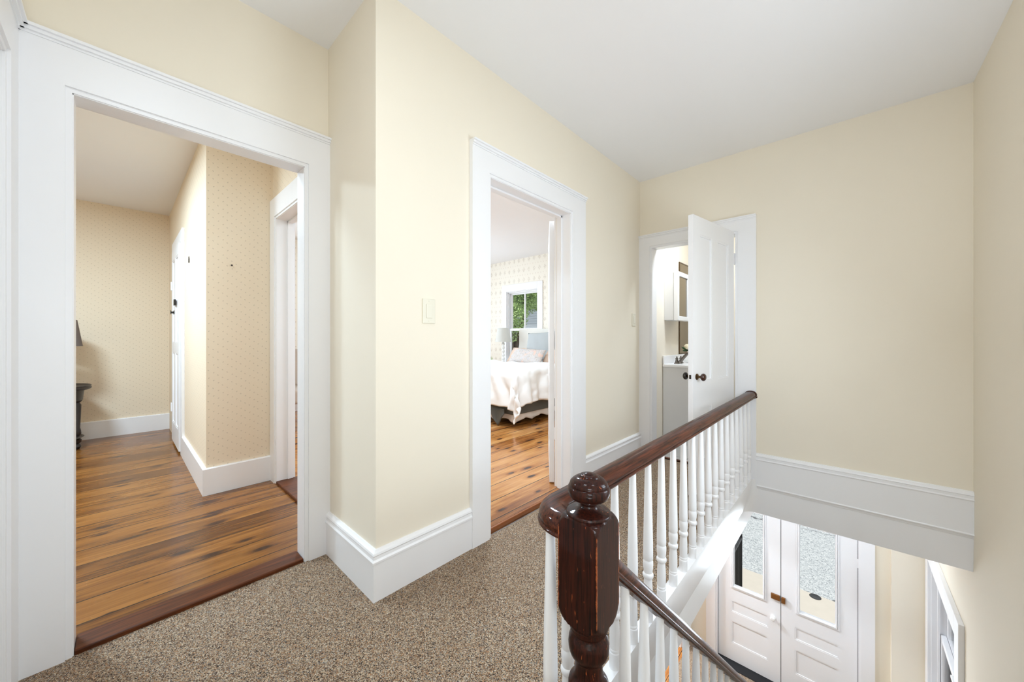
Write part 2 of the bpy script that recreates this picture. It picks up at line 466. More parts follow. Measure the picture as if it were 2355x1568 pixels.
# ------------------------------------------------------------------ mesh builders
class MB:
    def __init__(s): s.v = []; s.f = []

    def box(s, x0, y0, z0, x1, y1, z1):
        if x0 > x1: x0, x1 = x1, x0
        if y0 > y1: y0, y1 = y1, y0
        if z0 > z1: z0, z1 = z1, z0
        i = len(s.v)
        s.v += [(x0, y0, z0), (x1, y0, z0), (x1, y1, z0), (x0, y1, z0), (x0, y0, z1), (x1, y0, z1), (x1, y1, z1), (x0, y1, z1)]
        s.f += [(i, i + 3, i + 2, i + 1), (i + 4, i + 5, i + 6, i + 7), (i, i + 1, i + 5, i + 4), (i + 1, i + 2, i + 6, i + 5),
                (i + 2, i + 3, i + 7, i + 6), (i + 3, i, i + 4, i + 7)]
        return s

    def lathe(s, prof, c=(0, 0, 0), n=32, cap=True, squash=None):
        """prof: (z, r) from bottom to top; squash(theta, z, r) -> r"""
        i0 = len(s.v)
        for z, r in prof:
            for k in range(n):
                th = 2 * PI * k / n
                rr = squash(th, z, r) if squash else r
                s.v.append((c[0] + rr * math.cos(th), c[1] + rr * math.sin(th), c[2] + z))
        m = len(prof)
        for j in range(m - 1):
            for k in range(n):
                a = i0 + j * n + k; b = i0 + j * n + (k + 1) % n
                s.f.append((a, b, b + n, a + n))
        if cap:
            s.f.append(tuple(i0 + k for k in reversed(range(n))))
            s.f.append(tuple(i0 + (m - 1) * n + k for k in range(n)))
        return s

    def sweep(s, path, prof, up=(0, 0, 1), cap=True, closed=True, scale=None):
        """sweep closed profile (side, up) along path points"""
        P = [Vector(p) for p in path]
        n = len(prof); i0 = len(s.v)
        up = Vector(up)
        for j, p in enumerate(P):
            if j == 0: t = P[1] - P[0]
            elif j == len(P) - 1: t = P[-1] - P[-2]
            else: t = (P[j + 1] - p).normalized() + (p - P[j - 1]).normalized()
            t.normalize()
            side = t.cross(up).normalized()
            u2 = side.cross(t).normalized()
            # mitre correction
            k = 1.0
            if 0 < j < len(P) - 1:
                d = (P[j + 1] - p).normalized()
                cs = abs(t.dot(d)); k = 1 / max(cs, 0.5)
            for a, b in prof:
                sc = scale(j) if scale else 1.0
                s.v.append(tuple(p + side * (a * k * sc) + u2 * (b * sc)))
        for j in range(len(P) - 1):
            rng = range(n) if closed else range(n - 1)
            for k in rng:
                a = i0 + j * n + k; b = i0 + j * n + (k + 1) % n
                s.f.append((a, a + n, b + n, b))
        if cap and closed:
            s.f.append(tuple(i0 + k for k in range(n)))
            s.f.append(tuple(i0 + (len(P) - 1) * n + k for k in reversed(range(n))))
        return s

    def tube(s, path, r, n=12, rfun=None):
        prof = [(math.cos(2 * PI * k / n), math.sin(2 * PI * k / n)) for k in range(n)]
        P = [Vector(p) for p in path]
        i0 = len(s.v)
        for j, p in enumerate(P):
            if j == 0: t = P[1] - P[0]
            elif j == len(P) - 1: t = P[-1] - P[-2]
            else: t = P[j + 1] - P[j - 1]
            t.normalize()
            ref = Vector((0, 0, 1)) if abs(t.z) < 0.9 else Vector((1, 0, 0))
            sd = t.cross(ref).normalized(); u2 = sd.cross(t)
            rr = rfun(j / (len(P) - 1)) if rfun else r
            for a, b in prof: s.v.append(tuple(p + sd * a * rr + u2 * b * rr))
        for j in range(len(P) - 1):
            for k in range(n):
                a = i0 + j * n + k; b = i0 + j * n + (k + 1) % n
                s.f.append((a, a + n, b + n, b))
        s.f.append(tuple(i0 + k for k in range(n)))
        s.f.append(tuple(i0 + (len(P) - 1) * n + k for k in reversed(range(n))))
        return s

    def grid(s, fn, nu, nv, closed_u=False):
        i0 = len(s.v)
        for j in range(nv + 1):
            for i in range(nu + 1):
                s.v.append(tuple(fn(i / nu, j / nv)))
        for j in range(nv):
            for i in range(nu):
                a = i0 + j * (nu + 1) + i
                s.f.append((a, a + 1, a + nu + 2, a + nu + 1))
        return s

    def ball(s, c, r, n=16, sz=1.0, sy=1.0):
        prof = [(-r * sz * math.cos(PI * k / n), max(r * math.sin(PI * k / n), 1e-4)) for k in range(n + 1)]
        return s.lathe(prof, c, n * 2)

    def quad(s, a, b, c, d):
        i = len(s.v); s.v += [a, b, c, d]; s.f.append((i, i + 1, i + 2, i + 3)); return s

    def xform(s, mat):
        s.v = [tuple(mat @ Vector(p)) for p in s.v]; return s

    def build(s, name, mat, parent=None, smooth=False, bevel=0.0, seg=2, sub=0, solid=0.0, angle=35, loc=None):
        me = bpy.data.meshes.new(name)
        me.from_pydata(s.v, [], s.f); me.update()
        bm = bmesh.new(); bm.from_mesh(me)
        bmesh.ops.recalc_face_normals(bm, faces=bm.faces)
        bm.to_mesh(me); bm.free()
        o = bpy.data.objects.new(name, me)
        COL.objects.link(o)
        if mat is not None: me.materials.append(mat)
        if solid:
            md = o.modifiers.new('solid', 'SOLIDIFY'); md.thickness = solid; md.offset = 0
        if bevel:
            md = o.modifiers.new('bevel', 'BEVEL'); md.width = bevel; md.segments = seg; md.limit_method = 'ANGLE'; md.angle_limit = R(40)
            try: md.harden_normals = False
            except Exception: pass
        if sub:
            md = o.modifiers.new('sub', 'SUBSURF'); md.levels = sub; md.render_levels = sub
        if smooth:
            for p in me.polygons: p.use_smooth = True
            try: me.set_sharp_from_angle(angle=R(angle))
            except Exception: pass
        if parent is not None:
            o.parent = parent
            # meshes of a thing are written in world coordinates
            if not parent.get('_local'):
                q = parent; off = Vector((0, 0, 0))
                while q is not None:
                    off += Vector(q.location); q = q.parent
                o.location = -off
            if loc: o.location = loc
        elif loc:
            o.location = loc
        return o


def tag(o, label=None, cat=None, group=None, kind=None):
    if label: o['label'] = label
    if cat: o['category'] = cat
    if group: o['group'] = group
    if kind: o['kind'] = kind
    return o


LOCALS = []


def thing(name, label, cat, loc, rz=0.0, group=None, kind=None, local=False):
    o = bpy.data.objects.new(name, None); COL.objects.link(o)
    o.location = loc; o.rotation_euler = (0, 0, rz)
    o.empty_display_size = 0.1
    if local:
        o['_local'] = 1; LOCALS.append(o)
    return tag(o, label, cat, group, kind)


def struct(name, mb, mat, label=None, parent=None, **kw):
    o = mb.build(name, mat, parent, **kw)
    if parent is None: o['kind'] = 'structure'
    if label: o['label'] = label
    return o


def cells(lo, hi, z0, z1, holes):
    """rectangles covering [lo,hi]x[z0,z1] minus holes"""
    us = sorted({lo, hi, *[h[0] for h in holes], *[h[1] for h in holes]})
    out = []
    for a, b in zip(us[:-1], us[1:]):
        hs = sorted([(h[2], h[3]) for h in holes if h[0] <= a + 1e-6 and h[1] >= b - 1e-6])
        cur = z0
        for c, d in hs:
            if c > cur: out.append((a, b, cur, c))
            cur = max(cur, d)
        if cur < z1: out.append((a, b, cur, z1))
    return out


def wall_x(x0, x1, y0, y1, z0, z1, holes=()):
    m = MB()
    for a, b, c, d in cells(y0, y1, z0, z1, holes): m.box(x0, a, c, x1, b, d)
    return m


def wall_y(y0, y1, x0, x1, z0, z1, holes=()):
    m = MB()
    for a, b, c, d in cells(x0, x1, z0, z1, holes): m.box(a, y0, c, b, y1, d)
    return m


def base_prof(h, t, plain_=False):
    """baseboard profile as (out, z) polygon, out = away from the wall"""
    if plain_: return [(0, 0), (t, 0), (t, h - 0.006), (t - 0.006, h), (0, h)]
    return [(0, 0), (t, 0), (t, h - 0.055), (t + 0.004, h - 0.052), (t + 0.004, h - 0.044), (t - 0.001, h - 0.036), (t - 0.003, h - 0.024),
            (t + 0.001, h - 0.018), (t - 0.002, h - 0.010), (t - 0.010, h - 0.003), (t - 0.013, h), (0, h)]


def board(path, prof, mat, name, normals=None, label=None):
    """sweep a profile along a horizontal path; profile 'out' is to the LEFT-hand normal given by cross(up, dir)*sgn"""
    m = MB()
    m.sweep(path, [(-o, z) for o, z in prof])
    return struct(name, m, mat, label, smooth=False)


# =================================================================== GEOMETRY CONSTANTS
ZC = 2.648                    # ceiling
XA, XC, XE = -2.02, -1.495, 0.545
YB, YD, YF, YW = 0.75, 3.454, 5.2, -0.25
ZL = -2.93                    # lower hall floor
ZS = -0.27                    # underside of upper floor

# =================================================================== SHELL
A_OP = (-0.113, 0.632, 0.0, 1.985)
C_OP = (1.42, 2.225, 0.0, 2.03)
# --- floors
m = MB().box(XA - 0.0, YW, -0.03, XE, 0.84, 0.0).box(XC, 0.84, -0.03, -0.60, YD + 0.03, 0.0)
struct('floor', m, M['carpet'], 'brown speckled carpet on the landing')
m = MB().box(-6.3, -2.6, -0.03, -2.105, 0.90, 0.006)
struct('floor.001', m, M['pine'], 'dark amber knotty pine boards in the front room')
m = MB().box(-6.3, 0.95, -0.03, -1.60, YF, 0.014).box(-1.60, C_OP[0] + 0.003, -0.03, -1.545, C_OP[1] - 0.003, 0.014)
struct('floor.002', m, M['pinebed'], 'amber knotty pine boards in the bedroom')
m = MB().box(-1.5, YD + 0.03, -0.03, 0.55, YF, 0.002)
struct('floor.003', m, M['tile'], 'grey tile floor of the bathroom')
# slab below the upper floor (ceiling of the lower hall)
m = MB().box(-6.45, YW - 2.4, ZS, -1.6, YF, -0.03).box(-1.6, YW - 0.1, ZS, XE, 0.82, -0.03)
m.box(-1.6, 0.82, ZS, -0.635, YF, -0.03).box(-0.635, YD + 0.02, ZS, XE, YF, -0.03)
struct('ceiling.001', m, M['ceil'], 'white ceiling of the lower hall')
# lower floor
m = MB().box(-1.56, -0.3, ZL - 0.05, XE, YF, ZL)
struct('floor.004', m, M['carpet'], 'brown speckled carpet of the entry hall')
m = MB().box(-4.5, 1.5, ZL - 0.05, -1.56, YF, ZL)
struct('floor.005', m, M['pinebed'], 'pine floor of the room off the entry hall')
# --- ceiling
m = MB().box(-6.45, -2.75, ZC, 0.75, YF + 0.15, ZC + 0.15)
struct('ceiling', m, M['ceil'], 'white ceiling')

# --- walls of the landing
A_OP = (-0.113, 0.632, 0.0, 1.985)
m = wall_x(XA - 0.085, XA, -2.6, YB, 0.0, ZC, [A_OP])
struct('wall_left', m, M['wall'], 'cream wall around the wide doorway to the front room')
m = MB().box(XA - 0.085, YB, 0, XC, YB + 0.08, ZC)
struct('wall_return', m, M['wall'], 'short cream return wall')
C_OP = (1.42, 2.225, 0.0, 2.03)
m = wall_x(XC - 0.105, XC, YB + 0.08, YD, 0.0, ZC, [C_OP])
struct('wall_center', m, M['wall'], 'cream wall around the bedroom doorway')
D_OP = (-1.375, -0.684, 0.0, 1.985)
m = wall_y(YD, YD + 0.10, XC - 0.105, XE, -0.02, ZC, [D_OP])
struct('wall_far', m, M['wall'], 'cream end wall above the stairwell')
E_HOLES = [(1.32, 2.14, 0.32, 1.98), (3.80, 4.93, -2.20, -0.80)]
m = wall_x(XE, XE + 0.15, YW - 0.1, YF + 0.12, ZL - 0.1, ZC, E_HOLES)
struct('wall_right', m, M['wall'], 'cream wall along the staircase')
m = wall_y(YW - 0.10, YW, XA, XE, 0.0, ZC, [(-1.86, -1.10, 0, 1.985)])
struct('wall_near', m, M['wall'], 'cream wall behind the landing')
# lower part under landing start (closes the stairwell at its top end)
m = MB().box(-0.60, 0.72, ZL, XE, 0.80, -0.03)
struct('wall_stair_end', m, M['wall'], 'cream wall under the top of the stairs')

# --- front wall of the house
F_HOLES = [(-4.95, -4.17, 0.52, 2.04), (-1.235, 0.075, ZL, -0.84)]
m = wall_y(YF, YF + 0.14, -6.45, XE + 0.15, ZL - 0.6, ZC, F_HOLES)
o = struct('wall_front', m, M['wall'], 'front wall of the entry hall')
# wallpaper skin of the bedroom on the front wall
m = wall_y(YF - 0.006, YF, -6.25, -1.60, 0.0, ZC, [F_HOLES[0]])
struct('wall_bedroom_front', m, M['paperb'], 'bedroom window wall in medallion wallpaper')
m = MB().box(-6.40, 0.95, 0, -6.25, YF, ZC)
struct('wall_bedroom_left', m, M['paperb'], 'bedroom side wall in medallion wallpaper')
m = MB().box(-1.606, 0.95, 0, -1.600, C_OP[0], ZC).box(-1.606, C_OP[1], 0, -1.600, YF, ZC).box(-1.606, C_OP[0], C_OP[3], -1.6, C_OP[1], ZC)
struct('wall_bedroom_right', m, M['paperb'])
m = MB().box(XC - 0.105, YD + 0.10, 0, XC, YF, ZC)
struct('wall_bath_left', m, M['bathwall'], 'cream bathroom wall')
m = MB().box(0.0, YD + 0.10, 0, 0.08, YF, ZC)
struct('wall_bath_right', m, M['bathwall'])
m = MB().box(XC, YF - 0.006, 0, 0.0, YF, ZC)
struct('wall_bath_front', m, M['bathwall'])

# --- front room walls (papered)
W2, W3, W4 = 0.420, -3.366, 0.83
m = MB().box(-6.40, -2.6, 0, -6.2, 0.95, ZC)
struct('wall_room_left', m, M['papera'], 'front room end wall in sprig wallpaper')
m = MB().box(-6.2, W2, 0, W3, 0.95, ZC)
struct('wall_room_closet', m, M['papera'], 'boxed closet corner in sprig wallpaper')
G_OP = (-3.235, -2.45, 0.0, 2.045)
m = wall_y(W4, 0.95, W3, XA - 0.085, 0, ZC, [G_OP])
struct('wall_room_far', m, M['papera'], 'front room wall with the doorway to the bedroom')
m = MB().box(-6.3, -2.75, 0, XA, -2.6, ZC)
struct('wall_room_near', m, M['papera'])
m = MB().box(XA - 0.092, -2.6, 0, XA - 0.085, A_OP[0], ZC).box(XA - 0.092, A_OP[1], 0, XA - 0.085, W4, ZC).box(XA - 0.092, A_OP[0], A_OP[3], XA - 0.085, A_OP[1], ZC)
struct('wall_room_right', m, M['papera'])

# --- lower hall walls
m = wall_x(-1.66, -1.56, 0.0, YF, ZL, ZS, [(4.05, 5.02, ZL, -0.85)])
struct('wall_lower_left', m, M['wall'], 'entry hall side wall')
m = MB().box(-1.56, -0.3, ZL, XE, -0.2, ZS)
struct('wall_lower_back', m, M['wall'])
m = MB().box(-4.6, 1.5, ZL, -4.5, YF, ZS).box(-4.5, 1.4, ZL, -1.66, 1.5, ZS)
struct('wall_side_room', m, M['wall'])
# pilaster-like chase at the right of the front door
m = MB().box(0.305, YF - 0.10, ZL, XE, YF, ZS)
struct('wall_chase', m, M['wall'], 'boxed cream chase beside the front door')

# =================================================================== FASCIA AROUND THE STAIRWELL
XL = -0.567
path = [(XL, 0.80)] + [(XL, 0.80 + i * 0.1) for i in range(1, 26)] + [(XL, 3.385)]
for k in range(1, 9):
    a = PI - k * (PI / 2) / 8
    path.append((XL + 0.06 + 0.06 * math.cos(a), 3.385 + 0.062 * math.sin(a)))
path += [(-0.3, YD - 0.007), (0.1, YD - 0.007), (XE, YD - 0.007)]


def lean(i):
    return 0.058 if i < 26 else max(0.012, 0.058 - (i - 26) * 0.006)


m = MB()
n = len(path)
rows = []
for i, (x, y) in enumerate(path):
    if i == 0: t = Vector((0, 1))
    elif i == n - 1: t = Vector((1, 0))
    else: t = (Vector(path[i + 1]) - Vector(path[i - 1])).normalized()
    back = Vector((-t.y, t.x))        # left of travel: into the floor structure
    pts = []
    for z, f in ((0.004, 0.0), (-0.02, 0.0), (-0.05, 0.06), (-0.12, 0.30), (-0.20, 0.65), (ZS, 1.0)):
        pts.append((x + back.x * lean(i) * f, y + back.y * lean(i) * f, z))
    pts.append((x + back.x * (lean(i) + 0.03), y + back.y * (lean(i) + 0.03), ZS))
    pts.insert(0, (x + back.x * 0.045, y + back.y * 0.045, 0.004))
    rows.append(pts)
k = len(rows[0])
for r_ in rows: m.v += r_
for i in range(n - 1):
    for j in range(k - 1):
        a = i * k + j
        m.f.append((a, a + k, a + k + 1, a + 1))
struct('trim_fascia', m, M['trim'], 'white painted fascia around the stairwell opening', smooth=True, angle=60)
# beam under the landing
m = MB().box(-0.70, 0.80, -0.475, -0.645, YF, ZS)
struct('trim_beam', m, M['trim'], 'white boxed beam below the landing edge')
# far wall skirting: tall board with two mouldings
m = MB().box(-0.5405, YD - 0.02, -0.045, XE, YD, 0.160)
m.sweep([(-0.54, YD, 0.0), (XE, YD, 0.0)], [(o + 0.0, z) for o, z in [(0, 0.15), (0.022, 0.155), (0.026, 0.163), (0.020, 0.170), (0.020, 0.186), (0.024, 0.190), (0.021, 0.198), (0.012, 0.207), (0.010, 0.212), (0, 0.212)]])
m.sweep([(-0.535, YD, 0.0), (XE, YD, 0.0)], [(0, -0.035), (0.0215, -0.037), (0.0245, -0.043), (0.0215, -0.050), (0.015, -0.056), (0.012, -0.066), (0, -0.072)])
struct('baseboard_far', m, M['trim'], 'tall white baseboard with moulding above the stairwell')

# baseboards on the landing
BP = base_prof(0.215, 0.020)
def base_run(name, pts, prof=BP, flip=1, mat='trim', label=None):
    m = MB(); m.sweep([(x, y, 0) for x, y in pts], [(flip * o, z) for o, z in prof])
    return struct(name, m, M[mat], label)
base_run('baseboard_return', [(XA + 0.02, YB), (XC, YB), (XC, 1.278)], label='white moulded baseboard around the wall corner')
base_run('baseboard_center', [(XC, 2.415), (XC, YD - 0.02)], label='white moulded baseboard between the two doorways')
PP = base_prof(0.198, 0.022, True)
base_run('baseboard_room_left', [(-6.2, -2.6), (-6.2, W2)], PP)
base_run('baseboard_room_closet', [(-4.62, W2), (W3, W2), (W3, W4)], PP)
base_run('baseboard_bedroom_left', [(-6.25, 0.95), (-6.25, YF)], PP)
base_run('baseboard_bedroom_front', [(-6.25, YF - 0.006), (-1.61, YF - 0.006)], PP)
base_run('baseboard_bath', [(XC + 0.0, YF - 0.01), (0.0, YF - 0.01)], base_prof(0.12, 0.015, True))
base_run('baseboard_entry_front', [(0.20, YF), (0.305, YF), ], base_prof(0.2, 0.02))


# =================================================================== DOOR CASINGS
def casing_x(name, xf, th, yo0, yi0, yi1, yo1, zi, zo, s=1, depth=0.10, cap=True, z0=0.0, label=None, stop=True):
    """casing on a wall whose face is x=xf; s=+1 faces +X. drop: header sag"""
    m = MB()
    x1 = xf + s * th
    m.box(xf, yo0, z0, x1, yi0 - 0.016, zo - 0.03)
    m.box(xf, yi1 + 0.016, z0, x1, yo1, zo - 0.03)
    m.box(xf, yi0 - 0.016, zi + 0.016, x1, yi1 + 0.016, zo - 0.03)
    # inner bead
    bt = th + 0.006
    for a, b in ((yi0 - 0.016, yi0 - 0.0), (yi1 + 0.0, yi1 + 0.016)):
        m.box(xf, a, z0, xf + s * (th - 0.008), b, zi + 0.016)
    m.box(xf, yi0, zi, xf + s * (th - 0.008), yi1, zi + 0.016)
    # jamb lining
    m.box(xf + s * (th - 0.013), yi0 - 0.03, z0, xf - s * depth, yi0 + 0.003, zi + 0.02)
    m.box(xf + s * (th - 0.013), yi1 - 0.003, z0, xf - s * depth, yi1 + 0.03, zi + 0.02)
    m.box(xf + s * (th - 0.013), yi0, zi - 0.003, xf - s * depth, yi1, zi + 0.02)
    # door stop
    xm = xf - s * depth * 0.55
    for a, b in () if not stop else ((yi0 + 0.004, yi0 + 0.016), (yi1 - 0.016, yi1 - 0.004)):
        m.box(xm, a, z0, xm - s * 0.035, b, zi - 0.004)
    if stop: m.box(xm, yi0 + 0.004, zi - 0.016, xm - s * 0.035, yi1 - 0.004, zi - 0.004)
    if cap:
        m.box(xf, yo0 - 0.0, zo - 0.030, xf + s * (th + 0.004), yo1 + 0.0, zo - 0.022)
        m.box(xf, yo0 - 0.0, zo - 0.022, xf + s * (th + 0.012), yo1 + 0.0, zo - 0.010)
        m.box(xf, yo0 - 0.0, zo - 0.010, xf + s * (th + 0.020), yo1 + 0.0, zo)
    else:
        m.box(xf, yo0, zo - 0.03, x1, yo1, zo)
    return struct(name, m, M['trim'], label)


def swapxy(o):
    for v in o.data.vertices: v.co.x, v.co.y = v.co.y, v.co.x
    bm = bmesh.new(); bm.from_mesh(o.data); bmesh.ops.recalc_face_normals(bm, faces=bm.faces); bm.to_mesh(o.data); bm.free()
    return o


casing_x('trim_1', XA, 0.025, YW + 0.0, A_OP[0], A_OP[1], YB, A_OP[3], 2.165, 1, 0.085, stop=False, label='wide white casing of the doorway to the front room')
casing_x('trim_2', XC, 0.025, 1.278, C_OP[0], C_OP[1], 2.415, C_OP[3], 2.190, 1, 0.105, label='white casing of the bedroom doorway')
swapxy(casing_x('trim_3', YD, 0.022, XC + 0.0, D_OP[0], D_OP[1], -0.54, D_OP[3], 2.112, -1, 0.10, stop=False, label='white casing of the bathroom doorway'))
swapxy(casing_x('trim_4', W4, 0.022, W3 + 0.004, G_OP[0] , G_OP[1], -2.32, G_OP[3], 2.205, -1, 0.12, cap=False, label='white casing of the doorway between front room and bedroom'))
swapxy(casing_x('trim_5', YW, 0.025, XA + 0.0, -1.86, -1.10, -0.96, 1.985, 2.165, 1, 0.08, label='white casing on the wall beside the wide doorway'))
# bedroom side of casing C, front room side of casing A
m = MB().box(-1.625, 1.29, 0, -1.606, C_OP[0], 2.17).box(-1.625, C_OP[1], 0, -1.606, 2.36, 2.17).box(-1.625, C_OP[0], C_OP[3], -1.606, C_OP[1], 2.17)
struct('trim_6', m, M['trim'], bevel=0.003)
# front door casing (front wall, facing -Y)
swapxy(casing_x('trim_7', YF, 0.024, -1.36, -1.235, 0.075, 0.195, -0.84, -0.62, -1, 0.12, z0=ZL, label='white casing of the double front door'))
# lower hall side doorway casing
casing_x('trim_8', -1.56, 0.024, 3.92, 4.05, 5.02, 5.16, -0.85, -0.70, 1, 0.10, cap=False, z0=ZL, label='white casing of the entry hall side doorway')

# thresholds
m = MB().box(XA - 0.095, A_OP[0] + 0.004, -0.01, XA + 0.012, A_OP[1] - 0.004, 0.018)
struct('trim_threshold', m, M['saddle'], 'dark stained threshold of the wide doorway', bevel=0.005)
m = MB().box(G_OP[0], W4 - 0.012, -0.005, G_OP[1], 0.97, 0.024)
struct('trim_threshold.001', m, M['saddle'], 'red-brown threshold between front room and bedroom', bevel=0.006)
m = MB().box(-1.545, C_OP[0] + 0.004, -0.01, -1.530, C_OP[1] - 0.004, 0.014)
struct('trim_threshold.002', m, M['saddle2'], 'orange wood threshold of the bedroom', bevel=0.003)
m = MB().box(D_OP[0], YD + 0.02, -0.005, D_OP[1], YD + 0.055, 0.006)
struct('trim_threshold.003', m, M['saddle'], 'thin dark edge between carpet and tile')


# =================================================================== PANELLED DOOR LEAVES
def leaf_mesh(w_, h_, t_, panels, holes=(), rec=0.010):
    """leaf in local coords: x 0..w (hinge at 0), y 0..t, z 0..h with recessed panels on both faces"""
    m = MB()
    allh = list(panels) + list(holes)
    for a, b, c, d in cells(0, w_, 0, h_, allh): m.box(a, 0, c, b, t_, d)
    for a, b, c, d in panels:
        m.box(a, rec, c, b, t_ - rec, d)
        # bead frame
        for y0, y1 in ((0.002, rec), (t_ - rec, t_ - 0.002)):
            bw = 0.012
            m.box(a, y0, c, a + bw, y1, d); m.box(b - bw, y0, c, b, y1, d)
            m.box(a + bw, y0, c, b - bw, y1, c + bw); m.box(a + bw, y0, d - bw, b - bw, y1, d)
    return m


def knob(parent, x, y, z, s, mat_k, mat_r, name='knob'):
    """round knob sticking out along local y*s"""
    k = MB().lathe([(0.0, 0.0225), (0.004, 0.0225), (0.007, 0.018), (0.009, 0.009), (0.03, 0.0085)], n=20)
    rot = Matrix.Translation((x, y, z)) @ Matrix.Rotation(-s * PI / 2, 4, 'X')
    k.xform(rot)
    e = k.build('rosette', mat_r, parent, smooth=True); e.location = (0, 0, 0)
    b = MB().lathe([(0.028, 0.009), (0.032, 0.017), (0.038, 0.0245), (0.046, 0.027), (0.054, 0.0245), (0.060, 0.017), (0.062, 0.006), (0.0622, 0.0005)], n=24)
    b.xform(rot)
    o = b.build(name, mat_k, parent, smooth=True, angle=60); o.location = (0, 0, 0)
    return o


def rm_local():
    for o in LOCALS:
        if '_local' in o: del o['_local']


# bathroom door: hinge at right jamb, swung out over the landing
hx, hy = -0.724, YD - 0.030
fx_, fy_ = -0.833, 2.762
ang = math.atan2(fy_ - hy, fx_ - hx)
L = 0.690
d1 = thing('door_1', 'white four-panel bathroom door standing open over the landing', None, (hx, hy, 0.012), ang, kind='structure', local=True)
PH = 1.985
pan = [(0.105, 0.305, 0.22, 0.62), (0.395, 0.595, 0.22, 0.62), (0.105, 0.305, 0.80, 1.86), (0.395, 0.595, 0.80, 1.86)]
o = leaf_mesh(L, PH, 0.034, pan).build('leaf', M['door'], d1)
knob(d1, L - 0.055, 0.034, 0.838, 1, M['brownknob'], M['brass'])
kb = knob(d1, L - 0.055, 0.0, 0.838, -1, M['black'], M['brass']); kb['label'] = 'black knob'
m = MB().box(L - 0.001, 0.006, 0.73, L + 0.0012, 0.028, 0.96); m.build('latch_plate', M['door'], d1)
m = MB().box(L + 0.001, 0.010, 0.825, L + 0.006, 0.022, 0.853); m.build('latch_bolt', M['black'], d1)
for zz in (0.25, 1.72):
    m = MB().lathe([(zz, 0.007), (zz + 0.09, 0.007)], (-0.010, 0.030, 0), n=12).box(-0.045, 0.024, zz, 0.022, 0.0352, zz + 0.09)
    m.build('hinge', M['door'], d1, smooth=True)

# bedroom door: folded back inside the bedroom, seen on its hinge edge
ang2 = math.atan2(0.80, -0.62)
d2 = thing('door_2', 'white bedroom door folded back inside the bedroom', None, (-1.655, 2.262, 0.022), ang2, kind='structure', local=True)
leaf_mesh(0.78, 2.00, 0.036, [(0.11, 0.35, 0.22, 0.75), (0.43, 0.67, 0.22, 0.75), (0.11, 0.35, 0.92, 1.88), (0.43, 0.67, 0.92, 1.88)]).build('leaf', M['door'], d2)
for zz in (0.33, 1.72):
    m = MB().lathe([(zz, 0.006), (zz + 0.09, 0.006)], (-0.004, -0.006, 0), n=12)
    m.build('hinge', M['door'], d2, smooth=True)

# closet door in the front room (flush in the closet wall)
d3 = thing('door_3', 'narrow white closet door beside the papered corner', None, (-5.44, W2 - 0.012, 0.03), 0, kind='structure', local=True)
leaf_mesh(0.70, 2.02, 0.03, [(0.09, 0.31, 0.2, 0.95), (0.39, 0.61, 0.2, 0.95), (0.09, 0.31, 1.05, 1.92), (0.39, 0.61, 1.05, 1.92)]).xform(Matrix.Translation((0, -0.020, 0))).build('leaf', M['door'], d3)
MB().box(0.22, -0.050, 1.345, 0.30, -0.046, 1.385).box(0.25, -0.046, 1.355, 0.27, -0.02, 1.375).box(0.22, -0.024, 1.345, 0.30, -0.02, 1.385).build('knob', M['black'], d3)
m = MB().box(0.37, -0.035, 1.43, 0.43, -0.02, 1.49); m.build('latch', M['black'], d3)
for zz in (0.30, 1.62):
    m = MB().box(-0.025, -0.028, zz, 0.02, -0.018, zz + 0.09); m.build('hinge', M['door'], d3)
m = MB().box(-4.73, W2 - 0.022, 0, -4.61, W2, 2.17).box(-5.56, W2 - 0.022, 0, -5.45, W2, 2.17).box(-5.45, W2 - 0.022, 2.06, -4.73, W2, 2.17)
struct('trim_9', m, M['trim'], bevel=0.003)

# closed door on the near wall, behind the camera
d6 = thing('door_6', 'white door on the near wall', None, (-1.855, YW - 0.06, 0.01), 0, kind='structure', local=True)
leaf_mesh(0.75, 1.965, 0.034, [(0.11, 0.33, 0.2, 0.75), (0.42, 0.64, 0.2, 0.75), (0.11, 0.33, 0.9, 1.85), (0.42, 0.64, 0.9, 1.85)]).build('leaf', M['door'], d6, bevel=0.002)


# front doors
def front_leaf(name, x0, label, mirror):
    d = thing(name, label, None, (x0, YF + 0.035, ZL + 0.012), 0, kind='structure', local=True)
    W, H, T = 0.650, 2.07, 0.04
    gx0, gx1 = 0.178, 0.478
    gz0, gz1 = 0.945, 1.93
    z_ = lambda z: z - (ZL + 0.012)
    pans = [(gx0 - 0.03, gx1 + 0.05, z_(-2.31), z_(-2.165)), (gx0 - 0.03, gx1 + 0.05, z_(-2.70), z_(-2.42))]
    if mirror:
        gx0, gx1 = 0.170, 0.470
        pans = [(gx0 - 0.045, gx1 + 0.03, b, c) for a, a2, b, c in pans]
    leaf_mesh(W, H, T, pans, [(gx0, gx1, gz0, gz1)], rec=0.009).build('leaf', M['door'], d)
    m = MB()
    for k, (e, th) in enumerate(((0.034, 0.010), (0.018, 0.016))):
        for a, b, c, dd in ((gx0 - e, gx0 - e + 0.014, gz0 - e, gz1 + e), (gx1 + e - 0.014, gx1 + e, gz0 - e, gz1 + e)):
            m.box(a, -th, c, b, 0.0, dd)
        for c, dd in ((gz0 - e, gz0 - e + 0.014), (gz1 + e - 0.014, gz1 + e)):
            m.box(gx0 - e + 0.014, -th, c, gx1 + e - 0.014, 0.0, dd)
    m.build('glazing_moulding', M['door'], d, bevel=0.003)
    MB().box(gx0, 0.018, gz0, gx1, 0.022, gz1).build('glass_pane', M['glass'], d)
    return d


